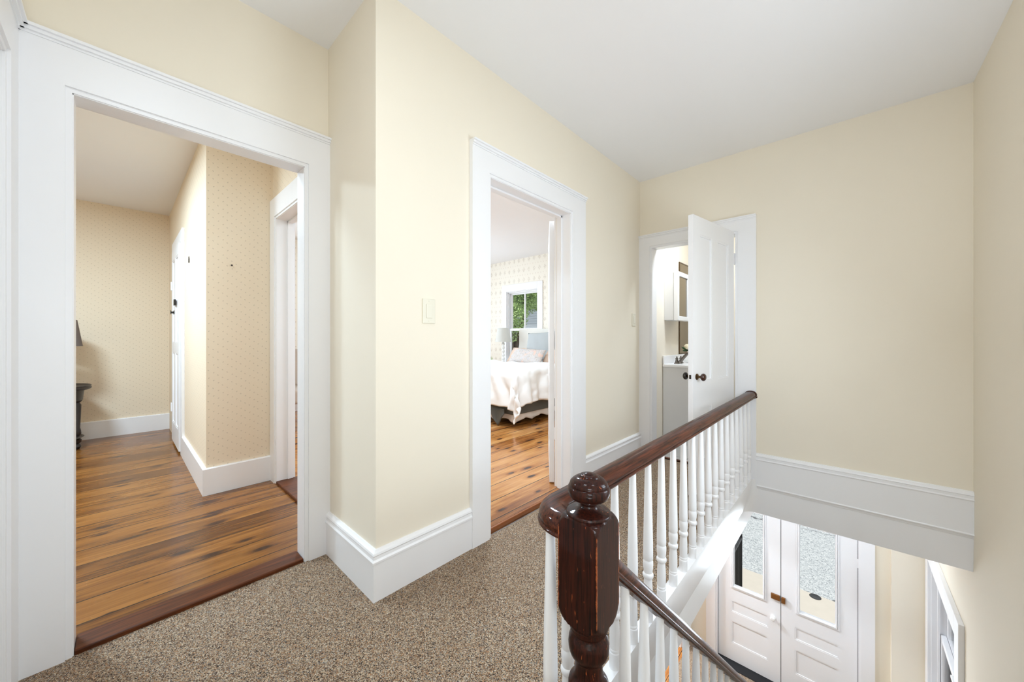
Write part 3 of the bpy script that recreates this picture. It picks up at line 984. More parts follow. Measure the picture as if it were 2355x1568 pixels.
d4 = front_leaf('door_4', -1.233, 'white front door leaf with tall glass pane and round knob, beside the stringer', False)
d5 = front_leaf('door_5', -0.577, 'white front door leaf with tall glass pane next to the cream chase', True)
m = MB().lathe([(0, 0.026), (0.004, 0.026), (0.006, 0.012), (0.02, 0.011), (0.026, 0.022), (0.036, 0.026), (0.046, 0.018), (0.048, 0.002)], n=24)
m.xform(Matrix.Translation((0.578, 0.0, 0.755)) @ Matrix.Rotation(PI / 2, 4, 'X')).build('knob', M['white'], d4, smooth=True)
m = MB().box(0.560, -0.022, 0.985, 0.646, 0.0, 1.045); m.build('rim_lock', M['brasslock'], d4, bevel=0.003)
m = MB().box(0.004, -0.024, 0.975, 0.040, 0.0, 1.040); m.build('lock_keeper', M['brasslock'], d5, bevel=0.003)
MB().box(-0.008, 0.006, 0, 0.001, 0.03, 2.07).box(0.6450, -0.0012, 0, 0.6490, 0.03, 2.07).build('gap_shade_strip', M['mat'], d5)  # black strips paint the shade in the gaps beside this leaf
MB().box(0.0012, -0.0012, 0, 0.0042, 0.03, 2.07).build('gap_shade_strip', M['mat'], d4)  # black line painted for the shaded gap at the hinge edge
for zz in (0.3, 1.65):
    MB().box(0.640, -0.008, zz, 0.664, 0.0, zz + 0.09).build('hinge', M['door'], d5, bevel=0.002)
m = MB().box(-1.235, YF - 0.10, ZL, 0.075, YF + 0.10, ZL + 0.008)
struct('trim_threshold.004', m, M['mat'], 'black strip along the foot of the front doors')


# =================================================================== WINDOWS
def window(n, axis, face, u0, u1, z0, z1, s, cas, depth, label, mid=True, mz=None, cz=0.14, sill=True, proj=0.02):
    """double-hung window. axis 'y': wall face y=face (interior side -Y, outside +Y) s=+1 outward"""
    t = thing('window_%d' % n, label, None, (0, 0, 0), kind='structure')
    def B(m, ua, ub, da, db, za, zb):
        # d: distance outward from face (negative = into room)
        if axis == 'y': m.box(ua, face + da, za, ub, face + db, zb)
        else: m.box(face + da, ua, za, face + db, ub, zb)
        return m
    c = MB()
    B(c, u0 - cas, u0, -proj, 0, z0 - 0.02, z1 + cz); B(c, u1, u1 + cas, -proj, 0, z0 - 0.02, z1 + cz); B(c, u0, u1, -proj, 0, z1, z1 + cz)
    if sill: B(c, u0 - cas - 0.02, u1 + cas + 0.02, -0.06, 0.0, z0 - 0.05, z0 - 0.02); B(c, u0 - cas, u1 + cas, -proj, 0, z0 - 0.14, z0 - 0.05)
    c.build('window_casing', M['trim'], t, bevel=0.003)
    j = MB()
    B(j, u0, u0 + 0.012, -0.005, depth, z0, z1); B(j, u1 - 0.012, u1, -0.005, depth, z0, z1); B(j, u0, u1, -0.005, depth, z1 - 0.012, z1); B(j, u0, u1, -0.02, depth, z0 - 0.02, z0 + 0.012)
    B(j, u0 + 0.012, u0 + 0.03, 0.03, 0.045, z0, z1); B(j, u1 - 0.03, u1 - 0.012, 0.03, 0.045, z0, z1); B(j, u0 + 0.012, u1 - 0.012, 0.03, 0.045, z1 - 0.03, z1 - 0.012)
    j.build('window_frame', M['trim'], t, bevel=0.002)
    zm = mz if mz else (z0 + z1) / 2
    for nm, a, b, da in (('upper_sash', zm - 0.02, z1 - 0.012, 0.085), ('lower_sash', z0 + 0.012, zm + 0.02, 0.050)):
        sh = MB(); ww = 0.05
        ua, ub = u0 + 0.014, u1 - 0.014
        B(sh, ua, ua + ww, da, da + 0.032, a, b); B(sh, ub - ww, ub, da, da + 0.032, a, b)
        B(sh, ua + ww, ub - ww, da, da + 0.032, a, a + 0.045); B(sh, ua + ww, ub - ww, da, da + 0.032, b - 0.045, b)
        if mid: um = (u0 + u1) / 2; B(sh, um - 0.011, um + 0.011, da + 0.002, da + 0.030, a + 0.045, b - 0.045)
        so = sh.build(nm, M['trim'], t, bevel=0.002)
        g = MB(); B(g, ua + ww - 0.004, ub - ww + 0.004, da + 0.014, da + 0.018, a + 0.04, b - 0.04)
        g.build('glass_pane', M['glass'], so)
        so_ch = None
    return t


window(1, 'y', YF - 0.006, -4.95, -4.17, 0.52, 2.04, 1, 0.12, 0.14, 'white bedroom window with trees outside', True, 1.30, cz=0.135)
window(2, 'x', XE, 1.32, 2.14, 0.32, 1.98, 1, 0.10, 0.14, 'tall white window added out of view over the stairs to let in light', True)  # unseen window added as a light source for the landing
w3 = window(3, 'x', XE, 3.80, 4.93, -2.20, -0.86, 1, 0.125, 0.14, 'white window low on the staircase wall beside the entry', False, -1.50, cz=0.14, proj=0.028)
MB().box(XE + 0.122, 3.815, -2.185, XE + 0.126, 4.915, -0.875).build('roller_shade', M['vanity'], w3)
m = MB().box(XE + 0.03, 4.28, -1.49, XE + 0.052, 4.36, -1.47); m.build('sash_lock', M['white'], w3, bevel=0.003)

# =================================================================== NEWEL POST
NX, NY = -0.443, 0.740
nw = thing('newel_post', 'dark varnished newel post with round ball finial at the head of the stairs', 'newel post', (NX, NY, 0))
a_ = 0.0505


def sqr(th, z, r):
    c = max(abs(math.cos(th)), abs(math.sin(th)))
    return min(a_ / c, r)


def arcprof(z0, z1, r0, r1, n, up):
    out = []
    for i in range(n + 1):
        t = i / n
        if up: out.append((z0 + (z1 - z0) * t, r0 + (r1 - r0) * math.sqrt(max(0, 1 - (1 - t) ** 2))))
        else: out.append((z0 + (z1 - z0) * t, r1 + (r0 - r1) * math.sqrt(max(0, 1 - t ** 2))))
    return out


prof = arcprof(0.470, 0.525, 0.044, 0.0735, 12, True) + [(0.56, 0.0735), (0.60, 0.0735), (0.64, 0.0735)] + arcprof(0.672, 0.716, 0.0735, 0.0500, 12, False)
MB().lathe(prof, (NX, NY, 0), n=96, squash=sqr).build('post_block', M['newel'], nw, smooth=True, angle=28)
f = [(0.714, 0.050), (0.7175, 0.0515), (0.721, 0.0505), (0.7225, 0.0485), (0.7235, 0.043), (0.7255, 0.034), (0.729, 0.026), (0.734, 0.0205), (0.738, 0.019), (0.741, 0.0205),
     (0.7425, 0.0225), (0.7445, 0.0225), (0.746, 0.0245), (0.7485, 0.032), (0.7515, 0.0385), (0.7535, 0.0415), (0.7545, 0.0415), (0.757, 0.0445), (0.763, 0.0475), (0.770, 0.0485),
     (0.7765, 0.0475), (0.7805, 0.0455), (0.7815, 0.0435), (0.7828, 0.0440), (0.788, 0.0425), (0.794, 0.0375), (0.7985, 0.0310), (0.8005, 0.0260), (0.8003, 0.0235), (0.8015, 0.0228),
     (0.8045, 0.0205), (0.8062, 0.0165), (0.8055, 0.0125), (0.8065, 0.0110), (0.8088, 0.0075), (0.8095, 0.001)]
MB().lathe(f, (NX, NY, 0), n=56).build('ball_finial', M['newel'], nw, smooth=True, angle=50)
f = [(0.0, 0.0)]
f = [(0.245, 0.036), (0.25, 0.046), (0.262, 0.048), (0.272, 0.040), (0.280, 0.034), (0.296, 0.038), (0.305, 0.044), (0.314, 0.0465), (0.322, 0.0470), (0.330, 0.0450), (0.337, 0.0400), (0.343, 0.0355),
     (0.352, 0.0325), (0.368, 0.0315), (0.381, 0.0330), (0.386, 0.0345), (0.388, 0.0385), (0.394, 0.0425), (0.404, 0.0458), (0.416, 0.0468), (0.428, 0.0455), (0.438, 0.0420), (0.444, 0.0385),
     (0.447, 0.0385), (0.450, 0.0420), (0.455, 0.0440), (0.459, 0.0430), (0.462, 0.0450), (0.467, 0.0475), (0.472, 0.0460), (0.474, 0.040)]
MB().lathe(f, (NX, NY, 0), n=56).build('turned_shaft', M['newel'], nw, smooth=True, angle=50)
prof = [(0.0, 0.0735), (0.19, 0.0735)] + arcprof(0.205, 0.248, 0.0735, 0.044, 8, False)
MB().lathe(prof, (NX, NY, 0), n=96, squash=sqr).build('post_base', M['newel'], nw, smooth=True, angle=28)

# =================================================================== RAILINGS
RPH = [(0.024, -0.027), (0.026, -0.022), (0.034, -0.021), (0.0385, -0.018), (0.0395, -0.014), (0.0375, -0.0105), (0.0345, -0.0090), (0.0345, -0.0075), (0.0365, -0.004), (0.0365, 0.002),
       (0.0345, 0.009), (0.0305, 0.0155), (0.0250, 0.0205), (0.0235, 0.0212), (0.0225, 0.0225), (0.0120, 0.0255), (0.0, 0.0265)]
RP = [(-a, b) for a, b in RPH] + [(a, b) for a, b in reversed(RPH[:-1])]
lr = thing('landing_railing', 'level railing along the landing with dark handrail and white turned balusters', 'railing', (-0.573, 0.8, 0))
ZR = 0.676
XR = -0.573
NYC = NY - 0.012
pth = [(NX - a_ + 0.001, NYC, ZR), (-0.503, NYC, ZR)]
rr = 0.075
for k in range(1, 13):
    a = -PI / 2 - k * (PI / 2) / 12
    pth.append((XR + rr + rr * math.cos(a), NYC + rr + rr * math.sin(a), ZR))
pth += [(XR, 1.0, ZR), (XR, 1.6, ZR), (XR, 2.4, ZR), (XR, 3.30, ZR), (XR, YD - 0.022, ZR)]
MB().sweep(pth, RP).build('handrail', M['rail'], lr, smooth=True, angle=40)
MB().sweep([(XR, YD - 0.045, ZR), (XR, YD - 0.022, ZR)], [(a * 1.12, b * 1.15) for a, b in RP]).build('rail_rosette', M['rail'], lr, smooth=True, angle=40)
bal_prof = [(0, .0185), (.043, .0185), (.052, .0190), (.057, .0180), (.059, .0160), (.062, .0160), (.0645, .0182), (.068, .0182), (.071, .0165), (.085, .0172), (.11, .0175), (.14, .0168), (.168, .0150),
            (.172, .0150), (.174, .0185), (.179, .0205), (.186, .0208), (.191, .0192), (.194, .0160), (.199, .0165), (.212, .0185), (.228, .0193), (.240, .0188), (.2435, .0172), (.246, .0172), (.249, .0186),
            (.27, .0187), (.33, .0180), (.42, .0162), (.52, .0140), (.60, .0122), (.655, .0115)]


def bal_mesh(h):
    pr = [(z if z < 0.26 else 0.26 + (z - 0.26) * (h - 0.26) / (0.655 - 0.26), r) for z, r in bal_prof]
    return MB().lathe(pr, (0, 0, 0), n=20)


b0 = bal_mesh(0.656).build('baluster', M['trim'], None, smooth=True, angle=32)


def put_baluster(src, parent, x, y, z):
    c = src.copy(); COL.objects.link(c); c.parent = parent
    c.location = (x - parent.location.x, y - parent.location.y, z - parent.location.z)
    return c


ys = [0.865 + 0.1405 * i for i in range(19)]
b0.parent = lr; b0.location = (-0.562 - lr.location.x, 0.752 - lr.location.y, 0.0)
for y in ys:
    if y < YD - 0.03: put_baluster(b0, lr, -0.585, y, 0.0)

# stair railing
XS = -0.450
SL = 0.89
st = thing('stair_railing', 'sloping railing going down the stairs with dark handrail and white balusters', 'railing', (XS, 0.85, 0))
zc = lambda y: 0.497 - SL * (y - 0.91)
yend = 3.98
MB().sweep([(XS, NY + a_ - 0.003, zc(NY + a_)), (XS, 1.6, zc(1.6)), (XS, 2.6, zc(2.6)), (XS, yend, zc(yend))], [(a * 0.80, b * 0.84) for a, b in RP]).build('handrail', M['rail'], st, smooth=True, angle=40)
TR, RI = 0.253, 2.93 / 13
Y0 = 0.84
i = 0
b1 = None
for k in range(24):
    y = 0.942 + k * 0.1265
    step = int((y - Y0) // TR)
    zt = -RI * (step + 1)
    top = zc(y) - 0.022
    o = bal_mesh(top - zt).build('baluster', M['trim'], None, smooth=True, angle=32)
    o.parent = st; o.location = (0, y - st.location.y, zt)
# white stringer board along the open side
m = MB()
pts = [(Y0 - 0.0, -0.02), (Y0 + 12 * TR + 0.1, -0.02 - SL * (12 * TR + 0.1)), (Y0 + 12 * TR + 0.1, ZL), (Y0 + 12 * TR - 0.1, ZL), (Y0, -0.42)]
i0 = len(m.v)
for x in (-0.505, -0.478): m.v += [(x, y, z - 0.16) if False else (x, y, z) for y, z in pts]
k = len(pts)
m.f.append(tuple(range(k))); m.f.append(tuple(reversed(range(k, 2 * k))))
for j in range(k): m.f.append((j, (j + 1) % k, k + (j + 1) % k, k + j))
m.v = [(x, y, min(z, -0.0) - 0.20 if z > ZL + 0.01 and j % k < 2 else z) for j, (x, y, z) in enumerate(m.v)]
m.build('stringer', M['trim'], st)
MB().lathe([(0, 0.0735), (0.7, 0.0735), (0.74, 0.05)], (XS, 4.05, ZL), n=48, squash=sqr).build('bottom_post', M['newel'], st, smooth=True, angle=28)
# stairs
m = MB()
for i in range(13):
    z1 = -RI * (i + 1)
    if i < 12: m.box(-0.478, Y0 + i * TR - 0.02, z1 - 0.05, XE, Y0 + (i + 1) * TR + 0.02, z1)
    m.box(-0.478, Y0 + i * TR - 0.02, z1, XE, Y0 + i * TR, z1 + RI - 0.05)
struct('stairs', m, M['carpet'], 'carpeted staircase going down beside the railing')

# =================================================================== SWITCHES
def switch(x, y, z, s, label, nm='light_switch'):
    t = thing(nm, label, 'light switch', (x, y, z))
    MB().box(x, y - 0.036, z - 0.059, x + 0.006, y + 0.036, z + 0.059).build('cover_plate', M['switch'], t, bevel=0.002)
    MB().box(x + 0.006, y - 0.017, z - 0.034, x + 0.009, y + 0.017, z + 0.034).build('rocker', M['switch'], t, bevel=0.002)
    for q in (-0.048, 0.048):
        m = MB().lathe([(0, 0.003), (0.0015, 0.003)], n=10); m.xform(Matrix.Translation((x + 0.006, y, z + q)) @ Matrix.Rotation(PI / 2, 4, 'Y')); m.build('screw', M['switch'], t)
    return t


switch(XC, 1.018, 1.254, 1, 'ivory rocker light switch on the wall close to the projecting corner')
switch(XC, 3.305, 1.300, 1, 'small ivory light switch on the wall beside the bathroom doorway')
switch(XC, 3.72, 1.06, 1, 'pale switch plate on the bathroom wall above the vanity end')

# =================================================================== BATHROOM
va = thing('vanity', 'white bathroom vanity with countertop and plain side panel', 'vanity', (-1.25, 4.4, 0))
m = MB().box(-1.490, 4.035, 0.0, -1.02, 4.90, 0.815); m.build('cabinet', M['vanity'], va, bevel=0.003)
m = MB().box(-1.490, 4.020, 0.815, -0.99, 4.92, 0.845); m.build('countertop', M['counter'], va, bevel=0.006)
m = MB().box(-1.490, 4.020, 0.845, -1.472, 4.92, 0.935); m.build('backsplash', M['counter'], va, bevel=0.004)
m = MB().box(-1.02, 4.06, 0.10, -1.002, 4.46, 0.78); m.build('door', M['vanity'], va, bevel=0.004)
m = MB().box(-1.02, 4.48, 0.10, -1.002, 4.88, 0.78); m.build('door', M['vanity'], va, bevel=0.004)
# faucet
fx0, fy0, fz0 = -1.40, 4.26, 0.845
fa = thing('faucet', 'brushed metal two-handle faucet on the vanity', 'faucet', (fx0, fy0, fz0))
for dy, nm in ((-0.055, 'handle'), (0.075, 'handle')):
    m = MB().lathe([(0, 0.030), (0.006, 0.030), (0.012, 0.020), (0.045, 0.013), (0.052, 0.017), (0.058, 0.016), (0.064, 0.008), (0.078, 0.007), (0.082, 0.001)], (fx0, fy0 + dy, fz0), n=20)
    m.tube([(fx0, fy0 + dy, fz0 + 0.056), (fx0 + 0.02, fy0 + dy - 0.038, fz0 + 0.060)], 0.005)
    m.build(nm, M['nickel'], fa, smooth=True)
cp = []
for k in range(15):
    t = k / 14
    cp.append((fx0 + 0.01 + 0.165 * t, fy0 + 0.01, fz0 + 0.012 + 0.118 * math.sin(min(t * 1.25, 1) * PI / 2) - (0.075 * max(0, (t - 0.62) / 0.38) ** 1.6)))
m = MB().tube(cp, 0.012, 14, lambda t: 0.019 - 0.008 * t).lathe([(0, 0.028), (0.01, 0.026), (0.02, 0.018)], (fx0 + 0.01, fy0 + 0.01, fz0), n=20)
m.build('spout', M['nickel'], fa, smooth=True)
# vase with flower
vx, vy = -1.355, 4.47
v_ = thing('vase', 'small white bottle vase beside the faucet', 'vase', (vx, vy, 0.845))
MB().lathe([(0, 0.036), (0.004, 0.046), (0.020, 0.050), (0.040, 0.044), (0.065, 0.027), (0.085, 0.019), (0.12, 0.016), (0.128, 0.019), (0.128, 0.014), (0.09, 0.012)], (vx, vy, 0.845), n=28).build('vessel', M['white'], v_, smooth=True)
fl = thing('flower', 'cream peony with dark green leaves standing in the white vase', 'flower', (vx, vy, 0.93))
m = MB()
cz_ = 1.025
for ring, (rad, cnt, tilt, sz) in enumerate(((0.014, 5, 0.15, 0.03), (0.026, 7, 0.4, 0.036), (0.036, 9, 0.75, 0.040))):
    for k in range(cnt):
        a = 2 * PI * k / cnt + ring * 0.4
        def fn(u, v, a=a, rad=rad, tilt=tilt, sz=sz):
            w_ = (u - 0.5) * sz * 1.5 * math.sin(PI * min(max(v, 0.08), 0.92)) ** 0.6
            hgt = (v - 0.45) * sz * 1.8
            r2 = rad + 0.010 * math.sin(PI * v) - tilt * 0.012 * (1 - v)
            return (vx + r2 * math.cos(a) - w_ * math.sin(a), vy + r2 * math.sin(a) + w_ * math.cos(a), cz_ + hgt * math.cos(tilt) )
        m.grid(fn, 4, 5)
m.ball((vx, vy, cz_), 0.027, 8)
m.build('bloom', M['petal'], fl, smooth=True, solid=0.0015, angle=80)
m = MB().tube([(vx, vy, 0.95), (vx + 0.002, vy, 1.0)], 0.003)
m.build('stem', M['darkleaf'], fl, smooth=True)
for (dx, dy, dz) in ((-0.065, -0.035, 0.035), (-0.05, -0.045, 0.0), (-0.02, -0.03, 0.055), (0.03, 0.02, -0.03)):
    m = MB()
    def fn(u, v, dx=dx, dy=dy, dz=dz):
        wd = 0.016 * math.sin(PI * min(max(v, 0.03), 0.98)) * (u - 0.5) * 2
        return (vx + dx * v * 1.1 + wd * 0.4, vy + dy * v * 1.1 + wd * 0.4, 0.985 + dz * v * 1.2 + wd * 0.7)
    m.grid(fn, 3, 8).build('leaf', M['darkleaf'], fl, smooth=True, solid=0.0008, angle=80)

# medicine cabinet
mc = thing('medicine_cabinet', 'white wall cabinet with mirrored door hanging above the vanity', 'cabinet', (-1.43, 4.25, 1.32))
m = MB().box(XC, 4.085, 1.325, -1.395, 4.45, 1.845); m.build('cabinet_box', M['vanity'], mc, bevel=0.004)
m = MB()
for a, b, c, d in cells(4.080, 4.455, 1.318, 1.852, [(4.125, 4.410, 1.368, 1.800)]): m.box(-1.393, a, c, -1.345, b, d)
dr = m.build('door_frame', M['door'], mc, bevel=0.006)
MB().box(-1.366, 4.12, 1.363, -1.360, 4.415, 1.805).build('mirror_glass', M['mirror'], mc)
# long wall mirror
wm = thing('wall_mirror', 'tall brown-edged wall mirror behind the vanity', 'mirror', (XC, 4.9, 0.94))
MB().box(XC, 4.560, 0.94, XC + 0.008, 5.18, 2.035).build('mirror_glass', M['mirror'], wm)
m = MB()
for a, b, c, d in cells(4.553, 5.187, 0.936, 2.042, [(4.566, 5.174, 0.949, 2.029)]): m.box(XC, a, c, XC + 0.011, b, d)
m.build('frame', M['brass'], wm)
# bronze shower enclosure on the opposite side
sh = thing('shower_enclosure', 'bronze framed shower enclosure seen through the hinge gap and in the mirror', 'shower', (-0.2, 4.5, 0))
MB().box(-0.28, 3.60, 0.10, -0.272, 5.15, 1.86).build('panel', M['showerwall'], sh)
MB().box(-0.30, 3.58, 1.86, -0.25, 5.17, 1.90).box(-0.30, 3.58, 0.0, -0.25, 5.17, 0.10).box(-0.295, 3.58, 0.1, -0.255, 3.60, 1.86).box(-0.295, 4.34, 0.1, -0.255, 4.38, 1.86).build('frame', M['vanity'], sh, bevel=0.003)
MB().lathe([(0, 0.012), (0.03, 0.012), (0.045, 0.02), (0.05, 0.001)], (-0.30, 4.30, 1.15), n=12).build('pull', M['nickel'], sh, smooth=True)

# =================================================================== BEDROOM
BX0, BX1, BY0, BY1 = -4.56, -3.07, 3.36, 5.08
bed = thing('bed', 'bed with pale upholstered headboard and charcoal base', 'bed', (-3.8, 4.2, 0.01))
MB().box(BX0 + 0.04, BY0 + 0.04, 0.36, BX1 - 0.04, BY1, 0.64).build('mattress', M['skirt'], bed, bevel=0.03, seg=3)
MB().box(BX0 + 0.01, BY0 + 0.01, 0.155, BX1 - 0.01, BY1, 0.37).build('bed_base', M['greyblanket'], bed, bevel=0.012)
MB().box(BX0 + 0.03, BY1, 0.25, BX1 + 0.10, BY1 + 0.07, 1.300).build('headboard', M['headboard'], bed, bevel=0.015, seg=3)
m = MB()
pp = [(BX0 + 0.05, BY0 + 0.05), (BX1 - 0.05, BY0 + 0.05), (BX1 - 0.05, BY1)]
def skirt(u, v):
    tot = (BX1 - BX0 - 0.1) + (BY1 - BY0 - 0.05)
    s_ = u * tot
    wv = math.sin(s_ * 38) * 0.009 * (0.3 + v) + 0.006 * math.sin(s_ * 13)
    z = 0.20 - v * (0.125 + 0.018 * math.sin(s_ * 19))
    if s_ < (BX1 - BX0 - 0.1): return (BX0 + 0.05 + s_, BY0 + 0.05 - wv - 0.02 * v, z)
    return (BX1 - 0.05 + wv + 0.02 * v, BY0 + 0.05 + s_ - (BX1 - BX0 - 0.1), z)
m.grid(skirt, 260, 5).build('bed_skirt', M['skirt'], bed, smooth=True, solid=0.004, angle=80)
for (x, y) in ((BX1 - 0.10, BY0 + 0.10), (BX0 + 0.10, BY0 + 0.10), (BX1 - 0.10, BY1 - 0.1), (BX0 + 0.1, BY1 - 0.1)):
    MB().lathe([(0.01, 0.02), (0.16, 0.026)], (x, y, 0), n=14).build('leg', M['black'], bed, smooth=True)


def duv(u, v, top=0.70, x0=-4.86, ov=0.47, y_back=4.42):
    W = BX1 + 0.02; Lf = BY0 - 0.02
    px = x0 + u * (W + ov - x0)
    py = y_back - v * (y_back - (Lf - ov))
    dx = max(0, px - W); dy = max(0, Lf - py)
    dl = max(0, (BX0 - 0.02) - px)
    rd = 0.05
    x = min(px, W); y = max(py, Lf)
    h = math.hypot(dx, dy)
    z = top
    # rounded shoulder
    sh_ = min(h / 0.09, 1)
    bul = 0.045 * math.sin(sh_ * PI / 2)
    if h > 0:
        ang_ = math.atan2(dx, dy)
        x = min(px, W) + bul * (dx / h if dx else 0) + 0.10 * dx * (1 if dx else 0)
        y = max(py, Lf) - bul * (dy / h if dy else 0) - 0.10 * dy
        z = top - max(0, h - 0.03) * (0.96 if h > 0.05 else 0.6)
        fold = 0.034 * math.sin(px * 17 + 0.7) * min(dy, 0.4) / 0.4 + 0.020 * math.sin(px * 29 + 2 + 3 * math.sin(py * 6)) * min(dy, 0.4) / 0.4
        y -= fold * (1 if dy > 0 else 0)
        x += (0.034 * math.sin(py * 13) + 0.018 * math.sin(py * 31 + 1)) * min(dx, 0.4) / 0.4
    z += 0.010 * math.sin(px * 5.2 + py * 3.1) + 0.007 * math.sin(px * 11 - py * 7) if h < 0.02 else 0
    # thick folded top layer near the foot
    z += 0.036 * (1 / (1 + math.exp(-(py - (Lf + 0.07)) * 150))) * (1 if h < 0.02 or dy == 0 else 0.6)
    wr = mnoise.noise(Vector((px * 5, py * 5, 0))) * 0.016 + mnoise.noise(Vector((px * 14, py * 14, 3))) * 0.007
    z += wr; y += wr * 0.8 * (dy > 0); x += wr * 0.8 * (dx > 0)
    if dl > 0: z -= dl * 1.3
    return (x, y, max(z, 0.055 + 0.02 * math.sin(px * 40)))


du = MB().grid(duv, 110, 90).build('duvet', M['duvet'], None, smooth=True, solid=0.022, angle=80)
tag(du, 'rumpled white duvet draped over the foot of the bed', 'duvet')
# draped corner of the charcoal blanket
def cor(u, v):
    dep = 0.05 + 0.17 * (1 - abs(u - 0.45) / 0.55)
    return (BX1 - 0.36 + 0.24 * u + 0.03 * v, BY0 - 0.055 - 0.012 * math.sin(u * 9) - 0.03 * v, 0.235 - dep * v)


MB().grid(cor, 16, 6).build('blanket_corner', M['greyblanket'], bed, smooth=True, solid=0.012, angle=80)


def pillow(name, label, c, w_, h_, t_, rot, mat, group=None, pinch=0.14):
    m = MB()
    n = 22
    def side(sg):
        def fn(u, v):
            a, b = 2 * u - 1, 2 * v - 1
            th = t_ / 2 * ((1 - abs(a) ** 2.6) * (1 - abs(b) ** 2.6)) ** 0.42 if abs(a) < 1 and abs(b) < 1 else 0
            ex = 1 - pinch * (1 - b * b) * 0 - pinch * (1 - abs(b) ** 2) * 0.5
            ey = 1 - pinch * (1 - abs(a) ** 2) * 0.5
            wr = 0.004 * math.sin(a * 9 + b * 4)
            return (a * w_ / 2 * ex, sg * th + wr * (1 if th > 0.01 else 0), b * h_ / 2 * ey)
        return fn
    m.grid(side(1), n, n); m.grid(side(-1), n, n)
    o = m.build(name, mat, None, smooth=True, angle=180)
    bm = bmesh.new(); bm.from_mesh(o.data); bmesh.ops.remove_doubles(bm, verts=bm.verts, dist=0.0008); bmesh.ops.recalc_face_normals(bm, faces=bm.faces); bm.to_mesh(o.data); bm.free()
    o.location = c; o.rotation_euler = rot
    return tag(o, label, 'pillow', group)


pillow('pillow', 'square pale blue pillow leaning on the headboard', (-3.885, 4.90, 0.985), 0.58, 0.54, 0.17, (R(-18), R(-4), R(4)), M['bluepillow'])
pillow('pillow.001', 'second pale blue pillow half hidden behind the bedroom door edge', (-3.28, 4.88, 0.95), 0.56, 0.50, 0.17, (R(-16), 0, 0), M['bluepillow'])
pillow('pillow.002', 'white pillow at the headboard beyond the blue ones', (-3.12, 5.035, 0.97), 0.46, 0.44, 0.06, (R(-4), 0, 0), M['duvet'])
pillow('pillow.003', 'peach striped pillow sticking out at the window side of the floral one', (-4.12, 4.67, 0.83), 0.48, 0.32, 0.12, (R(-38), R(3), R(5)), M['peach'])
pillow('pillow.004', 'peach pillow lying beside the floral one, nearer the door', (-3.33, 4.62, 0.81), 0.52, 0.34, 0.17, (R(-38), R(-3), R(-3)), M['peach'])
pillow('pillow.005', 'long floral lumbar pillow in front of the others', (-3.79, 4.44, 0.84), 0.66, 0.27, 0.15, (R(-34), R(2), R(3)), M['floral'])

# nightstand, lamp and plant
ns = thing('nightstand', 'white nightstand between bed and window corner', 'nightstand', (-4.85, 4.85, 0.01))
MB().box(-5.05, 4.55, 0.10, -4.64, 5.05, 0.60).build('body', M['vanity'], ns, bevel=0.004)
MB().box(-5.08, 4.52, 0.60, -4.62, 5.08, 0.625).build('top', M['vanity'], ns, bevel=0.004)
for dz in (0.15, 0.38): MB().box(-5.03, 4.535, dz, -4.66, 4.55, dz + 0.19).build('drawer', M['vanity'], ns, bevel=0.003)
for x in (-5.03, -4.66):
    for y in (4.57, 5.03): MB().box(x - 0.02, y - 0.02, 0.0, x + 0.02, y + 0.02, 0.10).build('leg', M['vanity'], ns)
lx, ly = -4.735, 4.87
tl = thing('table_lamp', 'table lamp with pale grey shade and white turned base by the bedroom window', 'lamp', (lx, ly, 0.625))
MB().lathe([(0.0, 0.150), (0.262, 0.105), (0.262, 0.102), (0.0, 0.147)], (lx, ly, 1.062), n=40, cap=False).build('lamp_shade', M['paleshade'], tl, smooth=True)
pf = [(0, 0.055), (0.015, 0.055), (0.022, 0.02)]
for k in range(6):
    z = 0.03 + k * 0.068
    pf += [(z, 0.012), (z + 0.012, 0.026), (z + 0.030, 0.034), (z + 0.048, 0.026), (z + 0.060, 0.012)]
pf += [(0.47, 0.008), (0.56, 0.008)]
MB().lathe(pf, (lx, ly, 0.625), n=24).build('lamp_base', M['white'], tl, smooth=True)
pl = thing('potted_plant', 'small green plant in a white pot beside the table lamp', 'plant', (-4.86, 4.64, 0.625))
MB().lathe([(0, 0.035), (0.07, 0.045), (0.07, 0.04), (0.05, 0.038)], (-4.86, 4.64, 0.625), n=20).build('pot', M['white'], pl, smooth=True)
m = MB()
for k in range(70):
    a = random.random() * 2 * PI; e = random.random() * 1.3; l_ = 0.07 + 0.05 * random.random()
    d = Vector((math.cos(a) * math.cos(e), math.sin(a) * math.cos(e), math.sin(e))); c0 = Vector((-4.86, 4.64, 0.70))
    sd = d.cross(Vector((0, 0, 1))).normalized() * 0.009
    p1 = c0 + d * l_ * 0.5; p2 = c0 + d * l_
    m.quad(tuple(c0), tuple(p1 + sd), tuple(p2), tuple(p1 - sd))
m.build('foliage', M['leaf'], pl, solid=0.0008)

# upholstered chair in the bedroom corner, seen through both doorways
CHX, CHY = -5.35, 1.62
ch = thing('armchair', 'beige upholstered chair seen through the inner doorway', 'chair', (CHX, CHY, 0.01))
m = MB()
def backr(u, v):
    w_ = 0.62; a = (u - 0.5) * 2
    hz = 0.46 + v * (0.52 - 0.16 * abs(a) ** 2.4)
    return (CHX - 0.26 - 0.06 * v - 0.05 * math.cos(a * 1.4), CHY + a * w_ / 2, hz)
m.grid(backr, 16, 10).build('backrest', M['chairfab'], ch, smooth=True, solid=0.09, angle=80)
MB().box(CHX - 0.30, CHY - 0.31, 0.30, CHX + 0.30, CHY + 0.31, 0.48).build('seat', M['chairfab'], ch, bevel=0.04, seg=4)
for sy in (-1, 1): MB().box(CHX - 0.28, CHY + sy * 0.31 - 0.05, 0.30, CHX + 0.26, CHY + sy * 0.31 + 0.05, 0.62).build('arm', M['chairfab'], ch, bevel=0.035, seg=4)
